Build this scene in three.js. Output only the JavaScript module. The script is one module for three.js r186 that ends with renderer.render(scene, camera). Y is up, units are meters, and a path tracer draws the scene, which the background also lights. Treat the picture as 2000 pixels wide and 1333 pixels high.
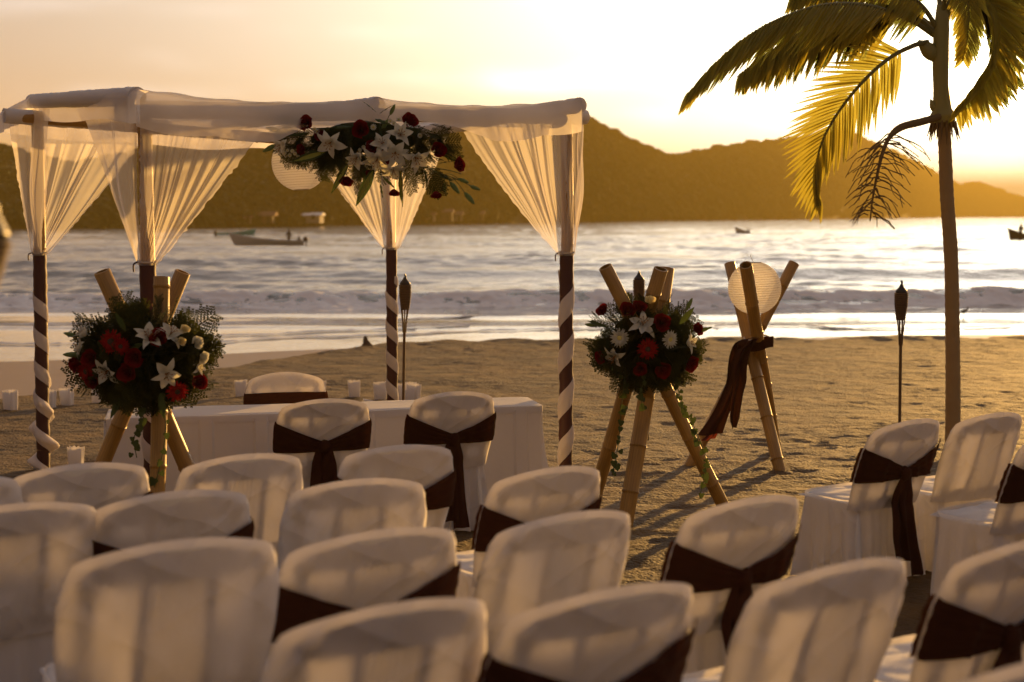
import * as THREE from 'three';
import { mergeGeometries, mergeVertices, toCreasedNormals } from 'three/addons/utils/BufferGeometryUtils.js';

// ------------------------------------------------------------------ camera, sky, sun, exposure
const scene = new THREE.Scene();
const F = 2778, CAMY = 1.69, HORIZON = 422;               // focal length in photo pixels, eye height, horizon row
const PITCH = Math.atan((666.5 - HORIZON) / F);
const camera = new THREE.PerspectiveCamera(2 * Math.atan(666.5 / F) * 180 / Math.PI, 1.5, 0.1, 9000);
camera.position.set(0, CAMY, 0);
camera.rotation.x = -PITCH;
camera.focus = 9.6;
camera.userData.fStop = 2.2;
scene.add(camera);

const renderer = new THREE.WebGLRenderer({ antialias: true });
renderer.toneMapping = THREE.LinearToneMapping;
renderer.toneMappingExposure = 2.8;
renderer.shadowMap.enabled = true;

const D2R = Math.PI / 180;
const SUN_AZ = Math.atan(1015 / F), SUN_EL = 4.9 * D2R;      // to the right of the frame, just above the hills
const sunDir = new THREE.Vector3(Math.sin(SUN_AZ) * Math.cos(SUN_EL), Math.sin(SUN_EL), -Math.cos(SUN_AZ) * Math.cos(SUN_EL));

function hash(x, y, z) {
  let h = (Math.imul(x, 374761393) ^ Math.imul(y, 668265263) ^ Math.imul(z, 1274126177)) | 0;
  h = Math.imul(h ^ (h >>> 13), 1274126177); h ^= h >>> 16;
  return (h >>> 0) / 4294967296;
}
const sm = (t) => t * t * (3 - 2 * t);
function noise(x, y = 0, z = 0) {                           // value noise in -1..1
  const xi = Math.floor(x), yi = Math.floor(y), zi = Math.floor(z);
  const u = sm(x - xi), v = sm(y - yi), w = sm(z - zi);
  const L = (a, b, t) => a + (b - a) * t;
  const c = (i, j, k) => hash(xi + i, yi + j, zi + k);
  return 2 * L(L(L(c(0, 0, 0), c(1, 0, 0), u), L(c(0, 1, 0), c(1, 1, 0), u), v),
    L(L(c(0, 0, 1), c(1, 0, 1), u), L(c(0, 1, 1), c(1, 1, 1), u), v), w) - 1;
}
function fbm(x, y, z, o = 4) { let s = 0, a = 0.5; for (let i = 0; i < o; i++) { s += a * noise(x, y, z + i * 17.3); x *= 2.03; y *= 2.03; z *= 2.03; a *= 0.5; } return s; }
function rng(seed) { let a = seed | 0; return () => { a = (a + 0x6D2B79F5) | 0; let t = Math.imul(a ^ (a >>> 15), 1 | a); t = (t + Math.imul(t ^ (t >>> 7), 61 | t)) ^ t; return ((t ^ (t >>> 14)) >>> 0) / 4294967296; }; }
const clamp = (x, a = 0, b = 1) => Math.min(b, Math.max(a, x));
const lerp = (a, b, t) => a + (b - a) * t;
const smooth = (a, b, x) => sm(clamp((x - a) / (b - a)));
function table(list) {                                       // piecewise linear
  return (x) => {
    if (x <= list[0][0]) return list[0][1];
    for (let i = 1; i < list.length; i++) if (x <= list[i][0]) return lerp(list[i - 1][1], list[i][1], (x - list[i - 1][0]) / (list[i][0] - list[i - 1][0]));
    return list[list.length - 1][1];
  };
}

{ // evening sky: bright round the sun, soft streaks of cloud, dim mauve away from it
  const W = 1024, H = 512, data = new Float32Array(W * H * 4);
  for (let j = 0; j < H; j++) for (let i = 0; i < W; i++) {
    const az = ((i + 0.5) / W - 0.5) * 2 * Math.PI, el = ((j + 0.5) / H - 0.5) * Math.PI;
    const x = Math.cos(el) * Math.cos(az), y = Math.sin(el), z = Math.cos(el) * Math.sin(az);
    const g = Math.acos(clamp(x * sunDir.x + y * sunDir.y + z * sunDir.z, -1, 1)) / D2R;
    const A = 2.7 * Math.exp(-g / 10), B = 0.62 * Math.exp(-g / 25), low = Math.exp(-Math.max(0, el / D2R) / 9);
    const C = 0.056;
    let r = A * 1.0 + B * 1.0 + C * 0.84, gg = A * 0.86 + B * 0.965 + C * 0.85, b = A * 0.62 + B * 0.90 + C * 1.10;
    r *= 1 + 0.14 * low; gg *= 1 + 0.18 * low; b *= 1 + 0.04 * low;
    if (el > 0) {
      const e = el / D2R, k = 1 / Math.max(0.09, Math.sin(el) + 0.06), u = x * k, w = z * k;
      let c = fbm(u * 0.55 + 4.2, w * 1.3 + 1.1, 2.2, 5) + 0.5 * fbm(u * 1.7 + 9, w * 3.2, 7.7, 4);
      c = smooth(0.02, 0.55, c) * smooth(0.5, 4, e) * (1 - smooth(35, 70, e));
      const bank = smooth(8.0, 12, e + 1.5 * noise(az * 5, e * 0.2, 3)) * (1 - smooth(22, 45, e)); // grey veil above the brighter streaks
      r *= 1 + 0.55 * c - 0.42 * bank; gg *= 1 + 0.60 * c - 0.40 * bank; b *= 1 + 0.72 * c - 0.32 * bank;
    }
    const o = (j * W + i) * 4; data[o] = r; data[o + 1] = gg; data[o + 2] = b; data[o + 3] = 1;
  }
  const sky = new THREE.DataTexture(data, W, H, THREE.RGBAFormat, THREE.FloatType);
  sky.mapping = THREE.EquirectangularReflectionMapping; sky.magFilter = THREE.LinearFilter; sky.needsUpdate = true;
  scene.background = sky; scene.environment = sky;
}
const sun = new THREE.DirectionalLight(new THREE.Color().setRGB(1, 0.53, 0.13), 5);
sun.position.copy(sunDir).multiplyScalar(60); sun.target.position.set(0, 0, -12);
sun.castShadow = true; sun.shadow.radius = 1.6; sun.shadow.mapSize.set(2048, 2048);
Object.assign(sun.shadow.camera, { left: -30, right: 30, top: 25, bottom: -25, near: 1, far: 200 });
scene.add(sun, sun.target);
scene.fog = new THREE.FogExp2(new THREE.Color().setRGB(1, 0.74, 0.18), 0.0005);

// ------------------------------------------------------------------ helpers
const V = (x, y, z) => new THREE.Vector3(x, y, z);
function at(px, py, d) {                                     // the point at that photo pixel, d metres away along the ground
  const X = (px - 1000) / F, Y = -(py - 666.5) / F, c = Math.cos(PITCH), s = Math.sin(PITCH);
  const y = -s + Y * c, z = -(c + Y * s);
  return V(X * d / -z, CAMY + y * d / -z, -d);
}
const names = new Map();
function numbered(n) { const k = names.get(n) || 0; names.set(n, k + 1); return k ? `${n}_${String(k).padStart(3, '0')}` : n; }
function tag(o, label, category, group) { o.userData = { ...o.userData, label, category }; if (group) o.userData.group = group; return o; }
function shadowed(o) { o.castShadow = true; o.receiveShadow = true; return o; }
function thing(name, label, category, pos = V(0, 0, 0), turn = 0, group) {
  const o = new THREE.Group(); o.name = numbered(name); o.position.copy(pos); o.rotation.y = turn; scene.add(o);
  return tag(o, label, category, group);
}
function part(name, geo, mat, parent, kind) { const m = shadowed(new THREE.Mesh(geo, mat)); m.name = name; if (kind) m.userData.kind = kind; parent.add(m); return m; }
function wpart(name, geo, mat, root, parent = root) {        // geometry given in world space, root neither turned nor scaled
  geo.translate(-root.position.x, -root.position.y, -root.position.z); return part(name, geo, mat, parent);
}
function struct(name, geo, mat) { const m = shadowed(new THREE.Mesh(geo, mat)); m.name = name; m.userData.kind = 'structure'; scene.add(m); return m; }
function grid(nu, nv, fn, uvScale = [1, 1], closedU = false) { // fn(u, v) -> Vector3
  const pos = [], uv = [], idx = [];
  for (let j = 0; j <= nv; j++) for (let i = 0; i <= nu; i++) { const p = fn(i / nu, j / nv); pos.push(p.x, p.y, p.z); uv.push(i / nu * uvScale[0], j / nv * uvScale[1]); }
  for (let j = 0; j < nv; j++) for (let i = 0; i < nu; i++) { const a = j * (nu + 1) + i, b = a + 1, c = a + nu + 1, d = c + 1; idx.push(a, b, d, a, d, c); }
  const g = new THREE.BufferGeometry();
  g.setAttribute('position', new THREE.Float32BufferAttribute(pos, 3)); g.setAttribute('uv', new THREE.Float32BufferAttribute(uv, 2)); g.setIndex(idx);
  g.computeVertexNormals();
  if (closedU) { const n = g.attributes.normal; for (let j = 0; j <= nv; j++) { const a = j * (nu + 1), b = a + nu; const m = V(n.getX(a) + n.getX(b), n.getY(a) + n.getY(b), n.getZ(a) + n.getZ(b)).normalize(); n.setXYZ(a, m.x, m.y, m.z); n.setXYZ(b, m.x, m.y, m.z); } }
  return g;
}
function sweep(pts, rad, sides = 8, caps = true) {            // tube of changing radius through points
  const n = pts.length, tan = pts.map((p, i) => pts[Math.min(n - 1, i + 1)].clone().sub(pts[Math.max(0, i - 1)]).normalize());
  let nor = V(0, 1, 0); if (Math.abs(tan[0].y) > 0.9) nor = V(1, 0, 0);
  nor.sub(tan[0].clone().multiplyScalar(nor.dot(tan[0]))).normalize();
  const fr = tan.map((t) => { nor = nor.clone().sub(t.clone().multiplyScalar(nor.dot(t))).normalize(); return [nor, t.clone().cross(nor)]; });
  let len = 0; const L = pts.map((p, i) => (len += i ? p.distanceTo(pts[i - 1]) : 0));
  const R = (i) => typeof rad === 'function' ? rad(L[i] / len, L[i]) : rad;
  const g = grid(sides, n - 1, (u, v) => { const i = Math.round(v * (n - 1)), a = u * 2 * Math.PI, r = R(i); return pts[i].clone().addScaledVector(fr[i][0], Math.cos(a) * r).addScaledVector(fr[i][1], Math.sin(a) * r); }, [1, len], true);
  if (!caps) return g;
  const out = [g];
  for (const i of [0, n - 1]) { const c = grid(sides, 1, (u, v) => { const a = u * 2 * Math.PI * (i ? 1 : -1), r = R(i) * (1 - v); return pts[i].clone().addScaledVector(fr[i][0], Math.cos(a) * r).addScaledVector(fr[i][1], Math.sin(a) * r); }); out.push(c); }
  return mergeGeometries(out);
}
function curve(pts, n = 24) { return new THREE.CatmullRomCurve3(pts).getPoints(n); }
function bez(a, b, n = 12, sag = 0) { const o = []; for (let i = 0; i <= n; i++) { const t = i / n, p = a.clone().lerp(b, t); p.y -= sag * 4 * t * (1 - t); o.push(p); } return o; }
function orient(g, from, dir, up) { // +Y of g -> dir
  const q = new THREE.Quaternion().setFromUnitVectors(V(0, 1, 0), dir.clone().normalize()); g.applyQuaternion(q); g.translate(from.x, from.y, from.z); return g;
}
function blob(r, seed, amp = 0.18, detail = 2, freq = 2.2) {
  let g = new THREE.IcosahedronGeometry(1, detail); g.deleteAttribute('uv'); g = mergeVertices(g, 1e-4); const p = g.attributes.position;
  for (let i = 0; i < p.count; i++) { const v = V(p.getX(i), p.getY(i), p.getZ(i)), k = r * (1 + amp * fbm(v.x * freq + seed, v.y * freq, v.z * freq, 3) * 2); p.setXYZ(i, v.x * k, v.y * k, v.z * k); }
  g.computeVertexNormals(); return g;
}
function noUv(list) { return mergeGeometries(list.map((g) => { g = g.index ? g.toNonIndexed() : g; for (const k of Object.keys(g.attributes)) if (k !== 'position' && k !== 'normal') g.deleteAttribute(k); return g; })); }
function tex(n, fn, srgb = false) {                          // square tileable texture from fn(u, v) -> [r,g,b]
  const d = new Uint8Array(n * n * 4);
  for (let j = 0; j < n; j++) for (let i = 0; i < n; i++) { const c = fn(i / n, j / n), o = (j * n + i) * 4; d[o] = clamp(c[0]) * 255; d[o + 1] = clamp(c[1]) * 255; d[o + 2] = clamp(c[2]) * 255; d[o + 3] = 255; }
  const t = new THREE.DataTexture(d, n, n); t.wrapS = t.wrapT = THREE.RepeatWrapping; t.magFilter = THREE.LinearFilter; if (srgb) t.colorSpace = THREE.SRGBColorSpace; t.needsUpdate = true; return t;
}
function tnoise(u, v, f, s = 0, o = 4) {                      // tileable fbm
  let r = 0, a = 0.5; for (let k = 0; k < o; k++) {
    const x = u * f, y = v * f, xi = Math.floor(x), yi = Math.floor(y), p = sm(x - xi), q = sm(y - yi), h = (i, j) => hash(((xi + i) % f + f) % f, ((yi + j) % f + f) % f, s + k * 31);
    r += a * (2 * lerp(lerp(h(0, 0), h(1, 0), p), lerp(h(0, 1), h(1, 1), p), q) - 1); f *= 2; a *= 0.5;
  } return r;
}
const lin = (r, g, b) => new THREE.Color().setRGB(r, g, b);
function std(color, rough = 0.8, extra = {}) { return new THREE.MeshStandardMaterial({ color, roughness: rough, side: THREE.DoubleSide, ...extra }); }
function sheer(color, through, rough, extra = {}) { return new THREE.MeshPhysicalMaterial({ color, transmission: through, roughness: rough, thickness: 0, side: THREE.DoubleSide, specularIntensity: 0.25, ...extra }); }

// ------------------------------------------------------------------ materials
const sandBump = tex(1024, (u, v) => { const a = tnoise(u, v, 7, 1, 6), b = Math.abs(tnoise(u, v, 13, 9, 4)), c = tnoise(u, v, 96, 5, 3); const h = 0.5 + 0.55 * a - 0.25 * b + 0.16 * c; return [h, h, h]; });
const sandCol = tex(1024, (u, v) => { const a = tnoise(u, v, 5, 21, 5), g = hash(Math.floor(u * 1024), Math.floor(v * 1024), 3) - 0.5, c = 1 + 0.30 * a + 0.22 * g; return [0.62 * c, 0.53 * c, 0.40 * c]; }, true);
const seaBump = tex(1024, (u, v) => { const h = 0.5 + 0.5 * tnoise(u, v, 9, 40, 5) + 0.25 * tnoise(u, v, 24, 44, 4); return [h, h, h]; });
const clothBump = tex(512, (u, v) => { const h = 0.5 + 0.5 * tnoise(u, v, 5, 60, 4) + 0.05 * (Math.sin(u * 512 * 1.57) + Math.sin(v * 512 * 1.57)); return [h, h, h]; });
const creaseBump = tex(512, (u, v) => { const a = Math.pow(1 - Math.abs(tnoise(u + v, v, 3, 90, 2)), 3), b = Math.pow(1 - Math.abs(tnoise(u - v + 4, v, 4, 95, 2)), 3), c = tnoise(u, v, 6, 99, 4); const h = 0.42 * a + 0.34 * b + 0.25 * c + 0.1; return [h, h, h]; });
const bambooCol = tex(256, (u, v) => { const a = tnoise(u, v * 0.999, 4, 70, 4), s = tnoise(u, 0.3, 32, 72, 3), k = 1 + 0.22 * a + 0.18 * s; return [0.74 * k, 0.60 * k, 0.33 * k]; }, true);
const bambooBump = tex(256, (u, v) => { const h = 0.5 + 0.5 * tnoise(u, 0.2, 40, 74, 3); return [h, h, h]; });
const barkBump = tex(256, (u, v) => { const h = 0.5 + 0.4 * tnoise(u, v, 8, 80, 4) + 0.2 * Math.sin(v * 2 * Math.PI * 6); return [h, h, h]; });
const rep = (t, x, y) => { const c = t.clone(); c.repeat.set(x, y); c.needsUpdate = true; return c; };
const M = {
  sand: std(lin(1, 1, 1), 0.82, { map: sandCol, bumpMap: sandBump, bumpScale: 0.045, vertexColors: true }),
  wet: new THREE.MeshPhysicalMaterial({ color: lin(0.27, 0.165, 0.065), roughness: 0.42, specularIntensity: 0.4, side: THREE.DoubleSide, bumpMap: rep(sandBump, 0.6, 0.6), bumpScale: 0.006 }),
  sea: new THREE.MeshPhysicalMaterial({ color: lin(0.030, 0.042, 0.038), roughness: 0.15, clearcoat: 0.42, clearcoatRoughness: 0.1, bumpMap: seaBump, bumpScale: 0.10, side: THREE.DoubleSide }),
  wash: new THREE.MeshPhysicalMaterial({ color: lin(0.040, 0.042, 0.036), roughness: 0.07, clearcoat: 0.8, clearcoatRoughness: 0.05, bumpMap: seaBump, bumpScale: 0.03, side: THREE.DoubleSide }),
  foam: std(lin(0.78, 0.76, 0.74), 0.85),
  hill: std(lin(0.028, 0.027, 0.012), 0.95),
  tree: std(lin(0.052, 0.055, 0.020), 0.95),
  bamboo: std(lin(0.60, 0.54, 0.44), 0.45, { map: rep(bambooCol, 1, 1), bumpMap: bambooBump, bumpScale: 0.001 }),
  bambooIn: std(lin(0.25, 0.17, 0.08), 0.9),
  burg: std(lin(0.050, 0.011, 0.008), 0.62),
  ribbonBurg: sheer(lin(0.06, 0.012, 0.008), 0.15, 0.95),
  ribbonWhite: sheer(lin(0.78, 0.72, 0.68), 0.3, 0.95, { bumpMap: rep(clothBump, 2, 2), bumpScale: 0.006 }),
  sash: sheer(lin(0.046, 0.015, 0.008), 0.16, 0.97),
  sashThin: sheer(lin(0.16, 0.03, 0.015), 0.55, 0.93),
  tulle: sheer(lin(0.93, 0.90, 0.87), 0.86, 0.61, { specularIntensity: 0.06 }),
  tulleThick: sheer(lin(0.90, 0.87, 0.85), 0.84, 0.76, { specularIntensity: 0.06 }),
  tulleDense: sheer(lin(0.86, 0.84, 0.84), 0.7, 0.95, { specularIntensity: 0.06 }),
  cover: sheer(lin(0.80, 0.775, 0.77), 0.44, 1.0, { bumpMap: rep(creaseBump, 1.7, 1.3), bumpScale: 0.020 }),
  plastic: sheer(lin(0.76, 0.75, 0.73), 0.04, 0.9),
  linen: sheer(lin(0.82, 0.79, 0.77), 0.25, 1.0, { bumpMap: rep(clothBump, 2, 2), bumpScale: 0.004 }),
  paper: sheer(lin(0.74, 0.71, 0.70), 0.18, 1.0),
  lantern: sheer(lin(0.95, 0.93, 0.89), 0.90, 0.92),
  wire: std(lin(0.42, 0.36, 0.28), 0.6),
  candle: std(lin(0.85, 0.82, 0.74), 0.5),
  petalWhite: sheer(lin(0.68, 0.66, 0.54), 0.42, 0.95),
  petalRed: sheer(lin(0.30, 0.012, 0.010), 0.3, 0.9),
  petalRose: sheer(lin(0.17, 0.006, 0.008), 0.2, 0.9),
  petalCream: sheer(lin(0.85, 0.74, 0.40), 0.4, 0.95),
  stamen: std(lin(0.25, 0.10, 0.02), 0.8),
  diskGold: std(lin(0.55, 0.50, 0.16), 0.9), diskDark: std(lin(0.05, 0.03, 0.02), 0.9),
  cedar: sheer(lin(0.040, 0.046, 0.014), 0.35, 0.95),
  leaf: sheer(lin(0.060, 0.085, 0.020), 0.42, 0.9, { specularIntensity: 0.5 }),
  leafPale: sheer(lin(0.42, 0.42, 0.08), 0.5, 0.92),
  bud: sheer(lin(0.20, 0.27, 0.10), 0.3, 0.9),
  stem: std(lin(0.07, 0.10, 0.03), 0.7),
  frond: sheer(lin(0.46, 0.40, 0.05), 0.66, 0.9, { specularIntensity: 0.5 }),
  rachis: std(lin(0.16, 0.15, 0.05), 0.6),
  trunk: std(lin(0.32, 0.22, 0.10), 0.85, { bumpMap: rep(barkBump, 1, 1), bumpScale: 0.01 }),
  shaft: std(lin(0.26, 0.24, 0.08), 0.5),
  twig: std(lin(0.16, 0.11, 0.05), 0.8),
  torchWood: std(lin(0.11, 0.065, 0.03), 0.75), torchMetal: std(lin(0.03, 0.025, 0.02), 0.45, { metalness: 0.2 }),
  hullWhite: std(lin(0.55, 0.54, 0.50), 0.5), hullTeal: std(lin(0.04, 0.42, 0.38), 0.5), darkCloth: std(lin(0.03, 0.03, 0.035), 0.9), skin: std(lin(0.22, 0.12, 0.07), 0.7),
  engine: std(lin(0.04, 0.04, 0.045), 0.5), wallPale: std(lin(0.26, 0.23, 0.20), 0.9), wallOchre: std(lin(0.14, 0.10, 0.06), 0.9), roofTile: std(lin(0.14, 0.06, 0.035), 0.9), roofWhite: std(lin(0.7, 0.68, 0.66), 0.8),
  doorDark: std(lin(0.06, 0.05, 0.04), 0.8), feather: std(lin(0.16, 0.14, 0.12), 0.8), rope: std(lin(0.5, 0.45, 0.38), 0.9),
};

// ------------------------------------------------------------------ ground, sea, hills
const hcDry = table([[1.5, 1.66], [3, 1.69], [4, 1.765], [5.3, 1.83], [6.1, 1.885], [8.3, 1.93], [12, 2.03], [15.5, 2.12], [21, 2.25], [28, 2.36], [40, 2.5]]);
const SEA = CAMY - 2.62;
const berm = table([[-40, 8], [-9, 13.2], [-5.9, 16.3], [-4.6, 20.2], [-3.4, 23.6], [-2.3, 26.2], [-0.5, 27.0], [4, 27.4], [12, 27.9], [40, 30]]);
const shore = table([[-40, 22], [-9, 25.2], [-4, 27.6], [0, 29.6], [5, 30.6], [12, 31.6], [40, 34]]);
function wetY(x, d) {
  const e = berm(x), w = shore(x) + 0.35 * noise(x * 0.35, 5.5), h0 = hcDry(e) + 0.07;
  return CAMY - (d < e ? h0 + 0.25 * smooth(0, 1.5, e - d) + 0.1 * (e - d) : d < w ? lerp(h0, 2.62, (d - e) / (w - e)) : 2.62 + (d - w) * 0.035) + 0.006 * noise(x * 0.9, d * 1.4, 4) ;
}
function gy(x, d) { return CAMY - hcDry(d); }
const rr = rng(11), prints = [];
for (let i = 0; i < 1100; i++) { const d = 6.5 + 19 * Math.pow(rr(), 1.2), x = (rr() * 2 - 1) * (4 + d * 0.45); prints.push([x, d, rr() * 3.14, 0.06 + 0.06 * rr(), 0.003 + 0.008 * rr()]); }
const cellP = new Map();
for (const p of prints) { const k = `${Math.floor(p[0] * 2)},${Math.floor(p[1] * 2)}`; if (!cellP.has(k)) cellP.set(k, []); cellP.get(k).push(p); }
function dryRelief(x, d) {
  const rough = 0.35 + 0.9 * smooth(-0.25, 0.35, fbm(x * 0.35, d * 0.6, 21, 3));
  let h = 0.026 * fbm(x * 0.7, d * 1.0, 3.3, 3) + 0.012 * fbm(x * 2.0, d * 6.0, 8.1, 3) + 0.016 * rough * fbm(x * 7, d * 17, 1.7, 2);
  const cx = Math.floor(x * 2), cd = Math.floor(d * 2);
  for (let a = -1; a <= 1; a++) for (let b = -1; b <= 1; b++) for (const p of cellP.get(`${cx + a},${cd + b}`) || []) {
    const dx = x - p[0], dd = d - p[1], c = Math.cos(p[2]), s = Math.sin(p[2]), q = Math.hypot((dx * c + dd * s) / (p[3] * 1.8), (-dx * s + dd * c) / p[3]);
    if (q < 2) h += p[4] * (-Math.exp(-q * q * 1.6) * 1.3 + 0.7 * Math.exp(-(q - 1.25) * (q - 1.25) * 5));
  }
  return h;
}
function axis(parts) { const o = []; for (const [a, b, s0, s1] of parts) { let x = a; while (x < b - 1e-6) { o.push(x); x += lerp(s0, s1 ?? s0, (x - a) / (b - a)); } } o.push(parts[parts.length - 1][1]); return o; }
function sheet(xs, ds, fn, color, uvM = 1) {
  const pos = [], uv = [], col = [], idx = [], n = xs.length;
  for (const d of ds) for (const x of xs) { pos.push(x, fn(x, d), -d); uv.push(x / uvM, d / uvM); if (color) col.push(...color(x, d)); }
  for (let j = 0; j < ds.length - 1; j++) for (let i = 0; i < n - 1; i++) { const a = j * n + i; idx.push(a, a + 1, a + n + 1, a, a + n + 1, a + n); }
  const g = new THREE.BufferGeometry(); g.setAttribute('position', new THREE.Float32BufferAttribute(pos, 3)); g.setAttribute('uv', new THREE.Float32BufferAttribute(uv, 2));
  if (color) g.setAttribute('color', new THREE.Float32BufferAttribute(col, 3)); g.setIndex(idx); g.computeVertexNormals(); return g;
}
{
  const xs = axis([[-160, -12, 12, 0.6], [-12, -7.5, 0.25, 0.055], [-7.5, 9, 0.055], [9, 14, 0.06, 0.4], [14, 160, 0.8, 14]]);
  const ds = axis([[-80, 2, 8, 0.6], [2, 8, 0.3, 0.05], [8, 15, 0.038], [15, 29, 0.05, 0.08], [29, 33, 0.3]]);
  struct('sand', sheet(xs, ds, (x, d) => {
    const e = berm(x) + 0.55 * fbm(x * 0.9, 2.2, 7, 3) + 0.25 * noise(x * 3.1, 8), y = CAMY - hcDry(d) + dryRelief(x, d) * smooth(1.5, 6, d);
    const t = smooth(e - 0.5, e + 0.5, d), lip = 0.035 * Math.exp(-((d - e + 0.5) ** 2) / 0.3);
    return y + lip * (1 + noise(x * 1.7, d)) - t * 0.34;
  }, (x, d) => { const k = 0.80 + 0.22 * fbm(x * 0.5, d * 0.9, 12, 3); return [k * 0.33, k * 0.245, k * 0.075]; }, 1.6), M.sand);
  const xw = axis([[-160, -14, 9, 0.5], [-14, 16, 0.3], [16, 160, 0.5, 12]]), dw = axis([[7, 36, 0.18], [36, 70, 2]]);
  struct('wet_sand', sheet(xw, dw, wetY, null, 1.3), M.wet);
}
const swells = [[33.5, 0.05, 0.8, 4], [37.0, 0.04, 0.8, 9], [43.6, 0.46, 1.7, 5], [60.5, 0.48, 3.2, 7], [79, 0.26, 4.0, 3], [104, 0.30, 5.5, 8], [138, 0.26, 7, 2], [185, 0.3, 9, 6], [250, 0.3, 11, 1], [330, 0.35, 14, 12]];
function swellAt(x, d) {
  let h = 0;
  for (const [d0, a, w, s] of swells) {
    const c = d0 + w * 1.2 * noise(x / (12 + w * 4), s) + 0.4 * noise(x * 0.35, s + 3), q = (d - c) / (d < c ? w * 0.55 : w * 1.5);
    if (Math.abs(q) < 3.2) h += a * (0.80 + 0.3 * noise(x / (9 + w * 4), s * 3.1)) * Math.exp(-q * q);
  }
  return h;
}
const chop = []; { const r = rng(5); for (let i = 0; i < 10; i++) { const L = 0.9 * Math.pow(1.22, i), a = (r() - 0.5) * 1.5; chop.push([2 * Math.PI / L * Math.sin(a), 2 * Math.PI / L * Math.cos(a), r() * 6.28, 0.0125 * Math.pow(L, 0.7)]); } }
function seaY(x, d) {
  const near = smooth(-1, 14, d - shore(x)), calm = 0.06 + 0.94 * smooth(38, 48, d), far = 1;
  let h = 0; const m = 0.7 + 0.6 * noise(x / 9, d / 7, 2);
  for (const [kx, kd, p, a] of chop) h += a * Math.sin(kx * x + kd * d + p + 1.2 * noise(x / 6, d / 6, p));
  return SEA + h * m * calm * (0.15 + 0.85 * near) * far + swellAt(x, d) * smooth(0, 4, d - shore(x));
}
{
  const xs = axis([[-2400, -60, 80, 1.2], [-60, -16, 1.1, 0.35], [-16, 22, 0.3], [22, 60, 0.35, 1.1], [60, 2400, 1.2, 80]]);
  const ds = axis([[41.6, 50, 0.16], [50, 75, 0.2, 0.3], [75, 140, 0.3, 0.55], [140, 300, 0.55, 2.4], [300, 4700, 2.6, 80]]);
  struct('sea', sheet(xs, ds, seaY, null, 5), M.sea);
  struct('shallow_water', sheet(axis([[-80, -20, 1.5, 0.4], [-20, 24, 0.22], [24, 80, 0.4, 1.5]]), axis([[20, 42.0, 0.14]]), (x, d) => seaY(x, d) - 0.003 - 0.3 * smooth(41.6, 42, d), null, 5), M.wash);
  // white water on the face of the breaker
  const crest = (x) => { const [d0, , w, s] = swells[2]; return d0 + w * 1.2 * noise(x / (12 + w * 4), s) + 0.4 * noise(x * 0.35, s + 3); };
  const foamXs = axis([[-34, 42, 0.09]]), n = foamXs.length - 1;
  const g = grid(n, 34, (u, v) => {
    const x = foamXs[Math.round(u * n)], c = crest(x), run = 2.4 + 1.0 * noise(x * 0.3, 9) + 0.5 * noise(x * 1.1, 2), d = c + 0.35 - v * run;
    const lump = 0.5 + 0.9 * fbm(x * 1.5, d * 2.2, 3, 4) + 0.35 * noise(x * 5, d * 6, 1), edge = Math.sin(Math.PI * clamp(0.06 + v * 0.94)) ** 0.5;
    return V(x, seaY(x, d) + 0.13 * lump * edge - 0.035 + (v > 0.97 ? -0.1 : 0), -d);
  });
  const m = part('sea_foam', g, M.foam, scene, 'stuff'); tag(m, 'white water tumbling down the face of the breaking wave', 'foam');
  // thin lacy wash lines left by the last waves
  const list = [];
  for (const [off, x0, x1, s] of [[4.5, -13, -1, 2], [8.2, -15, 16, 5], [2.4, -8, 12, 8]]) {
    const k = Math.round((x1 - x0) / 0.1);
    list.push(grid(k, 3, (u, v) => { const x = lerp(x0, x1, u), d = shore(x) + off + 0.8 * noise(x * 0.22, s) + 0.25 * noise(x * 1.3, s + 1), wd = 0.06 + 0.22 * clamp(noise(x * 0.8, s + 4) + 0.25); return V(x, seaY(x, d) + 0.012 + 0.02 * Math.sin(v * Math.PI) * (1 + noise(x * 6, v * 3, s)), -(d + (v - 0.5) * wd)); }));
  }
  const w = part('wash_foam', noUv(list), M.foam, scene, 'stuff'); tag(w, 'thin white foam lines on the shallow wash', 'foam');
}
// hills across the bay: ridge row in the photo and distance of the far shore
const ridge = table([[-900, 330], [-300, 300], [-60, 285], [0, 298], [60, 318], [150, 338], [230, 322], [300, 306], [350, 300], [430, 303], [475, 299], [522, 278], [570, 262], [640, 250], [720, 240], [800, 246], [878, 262], [921, 256], [980, 262], [1040, 248], [1100, 236], [1140, 242], [1180, 262], [1235, 288], [1290, 313], [1315, 317], [1400, 300], [1480, 290], [1530, 283], [1600, 276], [1650, 268], [1700, 292], [1750, 312], [1790, 332], [1840, 360], [1870, 373], [1905, 366], [1950, 386], [2000, 400], [2150, 412], [2300, 421]]);
const farShore = table([[-900, 250], [200, 270], [600, 340], [900, 450], [1150, 600], [1320, 740], [1450, 900], [1600, 1180], [1720, 1700], [1850, 2900], [1960, 3900], [2300, 4300]]);
const hillPx = axis([[-900, -60, 30, 9], [-60, 2060, 7], [2060, 2300, 12]]);
function hillP(px, s) {
  const D0 = farShore(px), dep = 300 * D0 / 1000, D = D0 + dep * s, Hh = (HORIZON - ridge(px)) / F * (D0 + dep) + CAMY;
  const gully = 1 + 0.16 * fbm(px / 55, s * 2.0, 4, 4);
  const y = s <= 1 ? SEA - 0.5 + (Hh - SEA) * Math.pow(s, 0.72) * lerp(gully, 1, s * s) : (Hh) * (1 - smooth(1, 1.7, s)) - 2;
  return V((px - 1000) / F * D, y, -D);
}
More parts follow.
